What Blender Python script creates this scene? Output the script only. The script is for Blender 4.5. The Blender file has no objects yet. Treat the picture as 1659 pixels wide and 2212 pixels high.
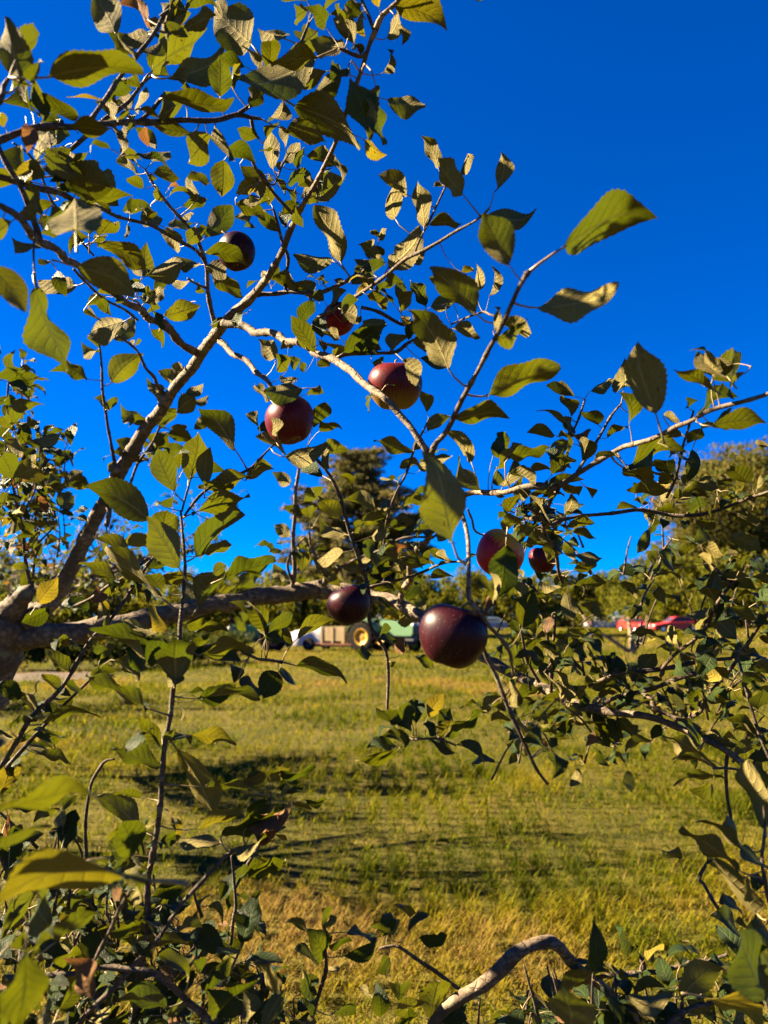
import bpy, math, random
import numpy as np
from mathutils import Vector, Matrix, Euler

random.seed(11)
RNG = np.random.default_rng(11)
scene = bpy.context.scene
COL = scene.collection

# ---------------------------------------------------------------- camera
PITCH = math.radians(7.75)
CAM = Vector((0.0, 0.0, 1.5))
FPX, CX, CY = 1660.0, 829.5, 1106.0
cam_data = bpy.data.cameras.new('camera')
cam_data.sensor_fit = 'HORIZONTAL'
cam_data.sensor_width = 36.0
cam_data.lens = 36.0 * FPX / 1659.0
cam_data.clip_start = 0.05
cam_data.clip_end = 3000.0
cam_data.dof.use_dof = True
cam_data.dof.focus_distance = 1.3
cam_data.dof.aperture_fstop = 7.0
cam = bpy.data.objects.new('camera', cam_data)
COL.objects.link(cam)
cam.location = CAM
cam.rotation_euler = (math.pi / 2 + PITCH, 0, 0)
scene.camera = cam

# ---------------------------------------------------------------- sky and sun
TO_SUN = Vector((-0.83, 0.15, 0.51)).normalized()
SUN_EL = math.asin(TO_SUN.z)
SUN_AZ = math.atan2(TO_SUN.x, TO_SUN.y)          # clockwise from +Y
world = bpy.data.worlds.new('World')
scene.world = world
world.use_nodes = True
wn = world.node_tree
wn.nodes.clear()
sky = wn.nodes.new('ShaderNodeTexSky')
sky.sky_type = 'NISHITA'
sky.sun_disc = False
sky.sun_elevation = SUN_EL
sky.sun_rotation = SUN_AZ
sky.altitude = 1800.0
sky.air_density = 0.7
sky.dust_density = 0.0
sky.ozone_density = 9.0
gam = wn.nodes.new('ShaderNodeHueSaturation')
gam.inputs['Saturation'].default_value = 2.0
gam.inputs['Hue'].default_value = 0.517
gam.inputs['Value'].default_value = 0.34
sgm = wn.nodes.new('ShaderNodeGamma')
sgm.inputs[1].default_value = 0.82
bg = wn.nodes.new('ShaderNodeBackground')
bg.inputs['Strength'].default_value = 0.1
wo = wn.nodes.new('ShaderNodeOutputWorld')
wn.links.new(sky.outputs[0], sgm.inputs[0])
wn.links.new(sgm.outputs[0], gam.inputs['Color'])
wn.links.new(gam.outputs[0], bg.inputs['Color'])
wn.links.new(bg.outputs[0], wo.inputs['Surface'])

sun_data = bpy.data.lights.new('sun', 'SUN')
sun_data.energy = 5.0
sun_data.angle = math.radians(0.53)
sun_data.color = (1.0, 0.80, 0.52)
sun = bpy.data.objects.new('sun', sun_data)
COL.objects.link(sun)
sun.rotation_euler = TO_SUN.to_track_quat('Z', 'Y').to_euler()

scene.view_settings.view_transform = 'Standard'
scene.view_settings.look = 'None'
scene.view_settings.gamma = 1.0
scene.view_settings.exposure = 3.2
scene.view_settings.use_curve_mapping = False
scene.render.engine = 'CYCLES'
scene.cycles.use_denoising = True
scene.cycles.max_bounces = 6
scene.cycles.transparent_max_bounces = 6
scene.cycles.transmission_bounces = 4
scene.cycles.caustics_reflective = False
scene.cycles.caustics_refractive = False

# ---------------------------------------------------------------- helpers
FW = Vector((0, math.cos(PITCH), math.sin(PITCH)))
UPV = Vector((0, -math.sin(PITCH), math.cos(PITCH)))
RT = Vector((1, 0, 0))


def ray(x, y):
    return FW + RT * ((x - CX) / FPX) - UPV * ((y - CY) / FPX)


def P(x, y, d):
    """world point at photo position (x, y) and depth d metres"""
    return CAM + ray(x, y) * d


def ground_at(x, y):
    r = ray(x, y)
    return CAM + r * (-CAM.z / r.z)


def pix(v):
    q = v - CAM
    d = q.dot(FW)
    if d < 0.05:
        return None
    return CX + q.x / d * FPX, CY - q.dot(UPV) / d * FPX, d


def tag(o, label=None, cat=None, group=None, kind=None):
    if label: o['label'] = label
    if cat: o['category'] = cat
    if group: o['group'] = group
    if kind: o['kind'] = kind
    return o


def empty(name, loc, rz=0.0):
    o = bpy.data.objects.new(name, None)
    COL.objects.link(o)
    o.location = loc
    o.rotation_euler = (0, 0, rz)
    o.empty_display_size = 0.1
    return o


def mesh_from(name, verts, faces, mats, smooth=True, matidx=None):
    me = bpy.data.meshes.new(name)
    me.from_pydata([tuple(v) for v in verts], [], [tuple(f) for f in faces])
    for m in mats: me.materials.append(m)
    if smooth: me.polygons.foreach_set('use_smooth', [True] * len(me.polygons))
    if matidx is not None: me.polygons.foreach_set('material_index', matidx)
    me.update()
    return me


def np_mesh(name, verts, loops, sizes, mats, smooth=True, matidx=None, attrs=None):
    """fast mesh: verts (N,3), loops flat vertex ids, sizes = corners per face"""
    me = bpy.data.meshes.new(name)
    verts = np.asarray(verts, dtype=np.float32)
    loops = np.asarray(loops, dtype=np.int32)
    sizes = np.asarray(sizes, dtype=np.int32)
    me.vertices.add(len(verts)); me.vertices.foreach_set('co', verts.ravel())
    me.loops.add(len(loops)); me.loops.foreach_set('vertex_index', loops)
    me.polygons.add(len(sizes))
    starts = np.zeros(len(sizes), dtype=np.int32); starts[1:] = np.cumsum(sizes)[:-1]
    me.polygons.foreach_set('loop_start', starts)
    for m in mats: me.materials.append(m)
    if smooth: me.polygons.foreach_set('use_smooth', np.ones(len(sizes), dtype=bool))
    if matidx is not None: me.polygons.foreach_set('material_index', np.asarray(matidx, dtype=np.int32))
    for k, (tp, arr) in (attrs or {}).items():
        a = me.attributes.new(k, tp, 'POINT')
        a.data.foreach_set('vector' if tp == 'FLOAT_VECTOR' else 'value', np.asarray(arr, dtype=np.float32).ravel())
    me.update(calc_edges=True)
    me.validate()
    return me


def link(name, me, parent=None, loc=None):
    o = bpy.data.objects.new(name, me)
    COL.objects.link(o)
    if parent is not None: o.parent = parent
    if loc is not None: o.location = loc
    return o


class MB:
    """collects simple shapes into one mesh"""
    def __init__(s): s.v, s.f = [], []

    def add(s, v, f):
        n = len(s.v); s.v += [Vector(p) for p in v]; s.f += [[i + n for i in q] for q in f]; return s

    def box(s, c, d, bev=0.0, rz=0.0):
        x, y, z = d[0] / 2, d[1] / 2, d[2] / 2
        b = min(bev, x * .9, y * .9, z * .9)
        vs = []
        if b <= 0:
            vs = [(i * x, j * y, k * z) for i in (-1, 1) for j in (-1, 1) for k in (-1, 1)]
            fs = [(0, 1, 3, 2), (4, 6, 7, 5), (0, 4, 5, 1), (2, 3, 7, 6), (0, 2, 6, 4), (1, 5, 7, 3)]
        else:
            ring = lambda ex, ey, zz: [(-ex, -ey, zz), (ex, -ey, zz), (ex, ey, zz), (-ex, ey, zz)]
            vs = ring(x - b, y - b, -z) + ring(x, y, -z + b) + ring(x, y, z - b) + ring(x - b, y - b, z)
            fs = [(3, 2, 1, 0), (12, 13, 14, 15)]
            for r in range(3):
                for i in range(4):
                    j = (i + 1) % 4
                    fs.append((r * 4 + i, r * 4 + j, r * 4 + 4 + j, r * 4 + 4 + i))
        ca, sa = math.cos(rz), math.sin(rz)
        vs = [(p[0] * ca - p[1] * sa + c[0], p[0] * sa + p[1] * ca + c[1], p[2] + c[2]) for p in vs]
        return s.add(vs, fs)

    def lathe(s, prof, c, axis='z', n=24):
        """prof: list of (r, h)"""
        vs, fs = [], []
        for r, h in prof:
            for i in range(n):
                a = 2 * math.pi * i / n
                p = (r * math.cos(a), r * math.sin(a), h)
                if axis == 'y': p = (p[0], p[2], p[1])
                if axis == 'x': p = (p[2], p[0], p[1])
                vs.append((p[0] + c[0], p[1] + c[1], p[2] + c[2]))
        for k in range(len(prof) - 1):
            for i in range(n):
                j = (i + 1) % n
                q = (k * n + i, k * n + j, k * n + n + j, k * n + n + i)
                fs.append(q if axis != 'y' else q[::-1])
        return s.add(vs, fs)

    def tube(s, pts, rad, n=8):
        v, f = tube_geo([Vector(p) for p in pts], rad if hasattr(rad, '__len__') else [rad] * len(pts), n)
        return s.add(v, f)

    def prism(s, prof, y0, y1, inset=None):
        """prof: (x,z) outline extruded in y"""
        n = len(prof)
        vs = [(p[0], y0, p[1]) for p in prof] + [(p[0], y1, p[1]) for p in prof]
        fs = [tuple(range(n)), tuple(range(2 * n - 1, n - 1, -1))]
        fs += [(i, i + n, (i + 1) % n + n, (i + 1) % n) for i in range(n)]
        return s.add(vs, fs)

    def build(s, name, mat, parent=None, smooth=False):
        me = mesh_from(name, s.v, s.f, [mat], smooth)
        import bmesh
        bm = bmesh.new(); bm.from_mesh(me)
        bmesh.ops.recalc_face_normals(bm, faces=bm.faces)
        bm.to_mesh(me); bm.free()
        return link(name, me, parent)


def tube_geo(pts, radii, n=8, knob=0.0, seed=0, cap=True):
    rg = np.random.default_rng(seed)
    vs, fs = [], []
    t0 = (pts[1] - pts[0]).normalized()
    nrm = t0.orthogonal().normalized()
    for i, p in enumerate(pts):
        a = pts[max(i - 1, 0)]; b = pts[min(i + 1, len(pts) - 1)]
        t = (b - a)
        t = t.normalized() if t.length > 1e-9 else t0
        nrm = (nrm - t * nrm.dot(t))
        nrm = nrm.normalized() if nrm.length > 1e-6 else t.orthogonal().normalized()
        bn = t.cross(nrm)
        for k in range(n):
            ang = 2 * math.pi * k / n
            r = radii[i] * (1 + (rg.normal() * knob if knob else 0))
            vs.append(p + (nrm * math.cos(ang) + bn * math.sin(ang)) * r)
    for i in range(len(pts) - 1):
        for k in range(n):
            k2 = (k + 1) % n
            fs.append((i * n + k, i * n + k2, (i + 1) * n + k2, (i + 1) * n + k))
    if cap:
        fs.append(tuple(range(n - 1, -1, -1)))
        m = (len(pts) - 1) * n
        fs.append(tuple(range(m, m + n)))
    return vs, fs


def smooth_path(pts, rad, step):
    """Catmull-Rom resample"""
    out, ro = [], []
    n = len(pts)
    for i in range(n - 1):
        p0, p1, p2, p3 = pts[max(i - 1, 0)], pts[i], pts[i + 1], pts[min(i + 2, n - 1)]
        k = max(1, int(math.ceil((p2 - p1).length / step)))
        for j in range(k):
            t = j / k
            out.append(0.5 * ((2 * p1) + (p2 - p0) * t + (2 * p0 - 5 * p1 + 4 * p2 - p3) * t * t + (3 * p1 - p0 - 3 * p2 + p3) * t ** 3))
            ro.append(rad[i] * (1 - t) + rad[i + 1] * t)
    out.append(pts[-1]); ro.append(rad[-1])
    return out, ro


def vnoise(x, y, seed=0):
    """smooth value noise on numpy arrays"""
    xi, yi = np.floor(x).astype(np.int64), np.floor(y).astype(np.int64)
    fx, fy = x - xi, y - yi
    fx, fy = fx * fx * (3 - 2 * fx), fy * fy * (3 - 2 * fy)

    def h(a, b):
        n = (a * 374761393 + b * 668265263 + seed * 974711) & 0x7fffffff
        n = ((n ^ (n >> 13)) * 1274126177) & 0x7fffffff
        return ((n ^ (n >> 16)) & 0xffff) / 65535.0
    return (h(xi, yi) * (1 - fx) + h(xi + 1, yi) * fx) * (1 - fy) + (h(xi, yi + 1) * (1 - fx) + h(xi + 1, yi + 1) * fx) * fy


# ---------------------------------------------------------------- materials
class N:
    """tiny node builder"""
    def __init__(s, name):
        s.m = bpy.data.materials.new(name); s.m.use_nodes = True
        s.t = s.m.node_tree; s.t.nodes.clear()
        s.out = s.t.nodes.new('ShaderNodeOutputMaterial')

    def n(s, typ, **kw):
        x = s.t.nodes.new(typ)
        for k, v in kw.items():
            if k in x.inputs: s.set(x.inputs[k], v)
            else: setattr(x, k, v)
        return x

    def set(s, sock, v):
        if hasattr(v, 'is_linked') or isinstance(v, bpy.types.NodeSocket): s.t.links.new(v, sock)
        elif isinstance(v, tuple) and len(v) == 3 and sock.type == 'RGBA': sock.default_value = (*v, 1)
        else: sock.default_value = v

    def math(s, op, a, b=None, c=None, clamp=False):
        x = s.t.nodes.new('ShaderNodeMath'); x.operation = op; x.use_clamp = clamp
        s.set(x.inputs[0], a)
        if b is not None: s.set(x.inputs[1], b)
        if c is not None: s.set(x.inputs[2], c)
        return x.outputs[0]

    def mix(s, f, a, b):
        x = s.t.nodes.new('ShaderNodeMix'); x.data_type = 'RGBA'
        s.set(x.inputs[0], f); s.set(x.inputs[6], a); s.set(x.inputs[7], b)
        return x.outputs[2]

    def ramp(s, f, stops):
        x = s.t.nodes.new('ShaderNodeValToRGB')
        e = x.color_ramp.elements
        while len(e) < len(stops): e.new(0.5)
        for i, (p, c) in enumerate(stops):
            e[i].position = p; e[i].color = (*c, 1) if len(c) == 3 else c
        s.set(x.inputs[0], f)
        return x.outputs[0]

    def noise(s, scale, detail=3, vec=None, rough=0.5, dist=0.0):
        x = s.t.nodes.new('ShaderNodeTexNoise')
        x.inputs['Scale'].default_value = scale; x.inputs['Detail'].default_value = detail
        x.inputs['Roughness'].default_value = rough; x.inputs['Distortion'].default_value = dist
        if vec is not None: s.t.links.new(vec, x.inputs['Vector'])
        return x.outputs['Fac']

    def obj(s): return s.n('ShaderNodeTexCoord').outputs['Object']
    def attr(s, name): return s.n('ShaderNodeAttribute', attribute_name=name)

    def bsdf(s, color, rough=0.6, normal=None, **kw):
        b = s.n('ShaderNodeBsdfPrincipled')
        s.set(b.inputs['Base Color'], color); s.set(b.inputs['Roughness'], rough)
        if normal is not None: s.set(b.inputs['Normal'], normal)
        for k, v in kw.items(): s.set(b.inputs[k.replace('_', ' ')], v)
        return b.outputs[0]

    def bump(s, h, strength=0.3, dist=0.01):
        b = s.n('ShaderNodeBump', Strength=strength, Distance=dist)
        s.set(b.inputs['Height'], h); return b.outputs[0]

    def done(s, sh):
        s.t.links.new(sh, s.out.inputs['Surface']); return s.m


def leaf_material():
    g = N('apple_leaf')
    sep = g.n('ShaderNodeSeparateXYZ', Vector=g.attr('luv').outputs['Vector'])
    u, v, rnd = sep.outputs
    age = g.attr('age').outputs['Fac']
    av = g.math('ABSOLUTE', v)
    back = g.n('ShaderNodeNewGeometry').outputs['Backfacing']
    # veins
    mid = g.math('MULTIPLY', g.math('SUBTRACT', 1.0, g.math('MULTIPLY', av, 11.0), clamp=True), 1.6, clamp=True)
    ph = g.math('MULTIPLY', g.math('SUBTRACT', u, g.math('MULTIPLY', av, 0.24)), 46.0)
    side = g.math('POWER', g.math('MAXIMUM', g.math('COSINE', ph), 0.0), 14.0)
    side = g.math('MULTIPLY', side, g.math('SUBTRACT', 1.05, av))
    vein = g.math('MAXIMUM', mid, g.math('MULTIPLY', side, 0.7))
    vec = g.n('ShaderNodeCombineXYZ', X=g.math('MULTIPLY', u, 1.7), Y=v, Z=g.math('MULTIPLY', rnd, 37.0)).outputs[0]
    vor = g.n('ShaderNodeTexVoronoi', feature='DISTANCE_TO_EDGE', Scale=24.0)
    g.t.links.new(vec, vor.inputs['Vector'])
    cell = g.math('MULTIPLY', vor.outputs['Distance'], 2.5, clamp=True)
    nz = g.noise(3.0, 4, vec)
    fine = g.noise(30.0, 2, vec)
    # colours of the blade
    top = g.mix(g.math('ADD', g.math('MULTIPLY', nz, 0.6), g.math('MULTIPLY', rnd, 0.4)), (0.010, 0.024, 0.006), (0.030, 0.050, 0.007))
    top = g.mix(g.math('MULTIPLY', vein, 0.5), top, (0.09, 0.115, 0.03))
    und = g.mix(g.math('ADD', g.math('MULTIPLY', nz, 0.7), g.math('MULTIPLY', rnd, 0.3)), (0.068, 0.060, 0.017), (0.235, 0.195, 0.075))
    und = g.mix(g.math('MULTIPLY', vein, 0.8), und, (0.30, 0.25, 0.10))
    col = g.mix(back, top, und)
    tr = g.mix(rnd, (0.062, 0.086, 0.0018), (0.135, 0.138, 0.0022))
    tr = g.mix(g.math('MULTIPLY', vein, 0.6), tr, (0.045, 0.055, 0.003))
    # ageing: yellow, then brown
    yel = g.mix(nz, (0.30, 0.19, 0.015), (0.24, 0.22, 0.025))
    brn = g.mix(nz, (0.07, 0.028, 0.011), (0.25, 0.145, 0.06))
    agec = g.mix(g.math('MULTIPLY', g.math('SUBTRACT', age, 0.55), 3.0, clamp=True), yel, brn)
    af = g.math('MULTIPLY', age, 1.8, clamp=True)
    col = g.mix(af, col, agec)
    tr = g.mix(af, tr, g.mix(g.math('MULTIPLY', g.math('SUBTRACT', age, 0.55), 3.0, clamp=True), (0.55, 0.38, 0.02), (0.25, 0.11, 0.03)))
    # brown spots and crisped edges on some leaves
    sp = g.noise(6.5, 2, vec, 0.4)
    lim = g.math('SUBTRACT', 0.77, g.math('MULTIPLY', g.math('POWER', rnd, 3.0), 0.13))
    spot = g.math('MULTIPLY', g.math('SUBTRACT', sp, lim), 25.0, clamp=True)
    edge = g.math('MULTIPLY', g.math('SUBTRACT', g.math('ADD', av, g.math('MULTIPLY', nz, 0.5)), g.math('SUBTRACT', 1.38, g.math('MULTIPLY', g.math('POWER', rnd, 5.0), 0.22))), 9.0, clamp=True)
    sp2 = g.math('MAXIMUM', spot, edge)
    col = g.mix(sp2, col, (0.085, 0.035, 0.014))
    tr = g.mix(sp2, tr, (0.06, 0.022, 0.006))
    h = g.math('ADD', g.math('MULTIPLY', g.math('ADD', vein, g.math('MULTIPLY', g.math('COSINE', ph), 0.16)), -0.5), g.math('ADD', g.math('MULTIPLY', cell, 0.20), g.math('MULTIPLY', fine, 0.06)))
    bm = g.bump(h, 0.9, 0.0030)
    rough = g.math('ADD', 0.42, g.math('MULTIPLY', back, 0.3))
    b = g.bsdf(col, rough, bm, **{'Specular_IOR_Level': g.math('SUBTRACT', 0.15, g.math('MULTIPLY', back, 0.09))})
    t = g.n('ShaderNodeBsdfTranslucent')
    g.set(t.inputs['Color'], tr); g.set(t.inputs['Normal'], bm)
    ms = g.n('ShaderNodeMixShader')
    ms.inputs[0].default_value = 0.25
    g.t.links.new(b, ms.inputs[1]); g.t.links.new(t.outputs[0], ms.inputs[2])
    return g.done(ms.outputs[0])


def bark_material(name, a, b, scale=1.0):
    g = N(name)
    o = g.obj()
    n1 = g.noise(9 * scale, 5, o, 0.6)
    n2 = g.noise(70 * scale, 4, o, 0.65)
    n3 = g.noise(22 * scale, 2, o)
    f = g.math('ADD', g.math('MULTIPLY', n1, 0.55), g.math('MULTIPLY', n2, 0.45))
    col = g.ramp(f, [(0.30, tuple(c * .45 for c in a)), (0.47, a), (0.62, b), (0.75, tuple(min(1, c * 1.25) for c in b))])
    lich = g.math('MULTIPLY', g.math('SUBTRACT', n3, 0.62), 9.0, clamp=True)
    col = g.mix(g.math('MULTIPLY', lich, 0.5), col, (0.19, 0.185, 0.125))
    vor = g.n('ShaderNodeTexVoronoi', Scale=130.0 * scale)
    g.t.links.new(o, vor.inputs['Vector'])
    lent = g.math('MULTIPLY', g.math('SUBTRACT', 0.13, vor.outputs['Distance']), 12.0, clamp=True)
    col = g.mix(g.math('MULTIPLY', lent, 0.5), col, (0.26, 0.20, 0.13))
    vc = g.n('ShaderNodeTexVoronoi', feature='DISTANCE_TO_EDGE', Scale=38.0 * scale)
    wv = g.n('ShaderNodeMapping'); wv.inputs['Scale'].default_value = (1.0, 1.0, 2.2)
    g.t.links.new(o, wv.inputs['Vector']); g.t.links.new(wv.outputs[0], vc.inputs['Vector'])
    crack = g.math('MULTIPLY', g.math('SUBTRACT', 0.06, vc.outputs['Distance']), 16.0, clamp=True)
    crack = g.math('MULTIPLY', crack, g.math('MULTIPLY', g.math('SUBTRACT', n1, 0.42), 5.0, clamp=True))
    col = g.mix(g.math('MULTIPLY', crack, 0.7), col, tuple(c * .25 for c in a))
    bm = g.bump(g.math('ADD', g.math('SUBTRACT', f, g.math('MULTIPLY', crack, 0.5)), g.math('MULTIPLY', lent, 0.3)), 0.9, 0.007)
    return g.done(g.bsdf(col, 0.8, bm, **{'Specular_IOR_Level': 0.25}))


def petiole_material():
    g = N('petiole')
    n = g.noise(60, 2, g.obj())
    col = g.mix(n, (0.09, 0.07, 0.028), (0.22, 0.15, 0.055))
    return g.done(g.bsdf(col, 0.55))


def apple_material(name, base, dark, low=None, top=None):
    g = N(name)
    o = g.obj()
    sep = g.n('ShaderNodeSeparateXYZ', Vector=o)
    x, y, z = sep.outputs
    ang = g.math('ARCTAN2', y, x)
    st = g.n('ShaderNodeCombineXYZ', X=g.math('MULTIPLY', ang, 3.2), Y=g.math('MULTIPLY', z, 9.0), Z=2.0).outputs[0]
    stripe = g.noise(4.5, 5, st, 0.65)
    n1 = g.noise(28, 3, o)
    col = g.mix(g.math('MULTIPLY', g.math('SUBTRACT', stripe, 0.38), 3.5, clamp=True), dark, base)
    col = g.mix(g.math('MULTIPLY', n1, 0.35), col, dark)
    zn = g.math('DIVIDE', z, 0.036)
    if low is not None:
        f = g.math('MULTIPLY', g.math('SUBTRACT', g.math('ADD', -0.30, g.math('MULTIPLY', stripe, 0.5)), zn), 1.6, clamp=True)
        col = g.mix(f, col, low)
    if top is not None:
        f = g.math('MULTIPLY', g.math('SUBTRACT', zn, g.math('ADD', -0.05, g.math('MULTIPLY', stripe, 0.9))), 4.0, clamp=True)
        col = g.mix(f, col, top)
    vor = g.n('ShaderNodeTexVoronoi', Scale=260.0)
    g.t.links.new(o, vor.inputs['Vector'])
    dot = g.math('MULTIPLY', g.math('SUBTRACT', 0.17, vor.outputs['Distance']), 9.0, clamp=True)
    col = g.mix(g.math('MULTIPLY', dot, 0.35), col, (0.42, 0.24, 0.16))
    rough = g.math('ADD', 0.30, g.math('MULTIPLY', g.noise(18, 3, o), 0.20))
    bm = g.bump(g.noise(55, 3, o), 0.12, 0.002)
    return g.done(g.bsdf(col, rough, bm, **{'Specular_IOR_Level': 0.16}))


def plain(name, c, rough=0.6, var=0.25, scale=14.0, metal=0.0, bump=0.0, spec=0.4):
    g = N(name)
    o = g.obj()
    n = g.noise(scale, 4, o, 0.6)
    col = g.mix(n, tuple(max(0, k * (1 - var)) for k in c), tuple(min(1, k * (1 + var)) for k in c))
    return g.done(g.bsdf(col, rough, g.bump(n, bump, 0.02) if bump else None, Metallic=metal, Specular_IOR_Level=spec))


def foliage_material(name, stops, tr, fac=0.3):
    """for far trees: colour by each leaf's own tone"""
    g = N(name)
    a = g.attr('tone').outputs['Fac']
    col = g.ramp(a, stops)
    b = g.bsdf(col, 0.7, **{'Specular_IOR_Level': 0.08})
    t = g.n('ShaderNodeBsdfTranslucent')
    g.set(t.inputs['Color'], g.mix(0.5, col, tr))
    ms = g.n('ShaderNodeMixShader'); ms.inputs[0].default_value = fac
    g.t.links.new(b, ms.inputs[1]); g.t.links.new(t.outputs[0], ms.inputs[2])
    return g.done(ms.outputs[0])


M_LEAF = leaf_material()
M_PET = petiole_material()
M_BARK = bark_material('apple_bark', (0.075, 0.055, 0.036), (0.215, 0.160, 0.102))
M_TWIG = bark_material('apple_twig_bark', (0.048, 0.033, 0.022), (0.13, 0.095, 0.062), 1.6)

# ================================================================ SETTING
def hgt(x, y):
    x = np.asarray(x, dtype=float); y = np.asarray(y, dtype=float)
    near = 0.05 * (vnoise(x * 0.9 + 50, y * 0.9 + 50, 3) - 0.5) + 0.10 * (vnoise(x * 0.23 + 9, y * 0.23 + 9, 5) - 0.5)
    return near * np.clip(1.2 - np.abs(y) / 90.0, 0.0, 1.0)


def dry_mask(x, y):
    """1 where the mown grass has dried to straw"""
    a = vnoise(x * 0.45 + 31, y * 0.45 * 1.2 + 7, 21) * 0.6 + vnoise(x * 1.5 + 3, y * 1.5 + 90, 22) * 0.4
    a = a + 0.10 * np.clip(1 - np.hypot(x + 0.4, y - 3.9) / 1.0, 0, 1)
    a = a + 0.22 * np.exp(-((x + 0.35) / 0.9) ** 2 - ((y - 3.7) / 0.7) ** 2) - 0.20 * np.exp(-((x - 1.4) / 1.2) ** 2 - ((y - 4.4) / 1.2) ** 2)
    return np.clip((a - 0.54) * 5.0, 0, 1)


def build_ground():
    ax = np.concatenate([-np.geomspace(700, 12, 26), np.linspace(-11.5, 11.5, 100), np.geomspace(12, 700, 26)])
    ay = np.concatenate([-np.geomspace(300, 3, 14), np.linspace(-2.5, 22, 110), np.geomspace(22.6, 1400, 44)])
    X, Y = np.meshgrid(ax, ay)
    Z = hgt(X, Y)
    v = np.stack([X.ravel(), Y.ravel(), Z.ravel()], 1)
    nx, ny = len(ax), len(ay)
    i = np.arange(nx * ny).reshape(ny, nx)
    q = np.stack([i[:-1, :-1], i[:-1, 1:], i[1:, 1:], i[1:, :-1]], -1).reshape(-1, 4)
    g = N('meadow_soil')
    o = g.obj()
    n1 = g.noise(0.45, 4, o, 0.6)
    n2 = g.noise(3.0, 5, o, 0.65)
    n3 = g.noise(40.0, 3, o, 0.7)
    f = g.math('ADD', g.math('MULTIPLY', n1, 0.5), g.math('ADD', g.math('MULTIPLY', n2, 0.3), g.math('MULTIPLY', n3, 0.25)))
    col = g.ramp(f, [(0.36, (0.020, 0.022, 0.003)), (0.48, (0.046, 0.044, 0.004)), (0.58, (0.080, 0.064, 0.010)), (0.72, (0.115, 0.078, 0.024))])
    mat = g.done(g.bsdf(col, 0.95, g.bump(g.math('ADD', n2, n3), 0.9, 0.05), **{'Specular_IOR_Level': 0.1}))
    me = np_mesh('ground', v, q.ravel(), np.full(len(q), 4), [mat])
    tag(link('ground', me), kind='structure')


build_ground()


def build_soil_strip():
    """bare brown strip along the foot of the far hedge on the left"""
    a = ground_at(-200, 1472); b = ground_at(235, 1468); c = ground_at(240, 1452); d = ground_at(-200, 1450)
    n = 40
    vs, fs = [], []
    for k in range(n + 1):
        t = k / n
        for s in range(5):
            w = s / 4
            p = (a.lerp(b, t)).lerp(d.lerp(c, t), w)
            j = Vector((0, (random.random() - .5) * 0.7, 0)) if s in (0, 4) else Vector()
            p = p + j
            z = float(hgt(p.x, p.y))
            vs.append((p.x, p.y, z + 0.012 + (0.05 * math.sin(w * math.pi)) + random.random() * 0.03 * (s not in (0, 4))))
    for k in range(n):
        for s in range(4):
            fs.append((k * 5 + s, k * 5 + 5 + s, k * 5 + 6 + s, k * 5 + 1 + s))
    m = plain('tilled_soil', (0.034, 0.018, 0.011), 0.95, 0.4, 9.0, bump=0.6)
    tag(link('soil_strip', mesh_from('soil_strip', vs, fs, [m])), kind='structure')


build_soil_strip()


def grass_mat():
    g = N('grass_blade')
    t = g.attr('tone').outputs['Fac']
    col = g.ramp(t, [(0.0, (0.014, 0.027, 0.002)), (0.28, (0.062, 0.078, 0.002)), (0.5, (0.142, 0.132, 0.003)),
                     (0.7, (0.185, 0.142, 0.010)), (1.0, (0.21, 0.135, 0.042))])
    b = g.bsdf(col, 0.75, **{'Specular_IOR_Level': 0.06})
    tl = g.n('ShaderNodeBsdfTranslucent'); g.set(tl.inputs['Color'], col)
    ms = g.n('ShaderNodeMixShader'); ms.inputs[0].default_value = 0.52
    g.t.links.new(b, ms.inputs[1]); g.t.links.new(tl.outputs[0], ms.inputs[2])
    return g.done(ms.outputs[0])


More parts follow.
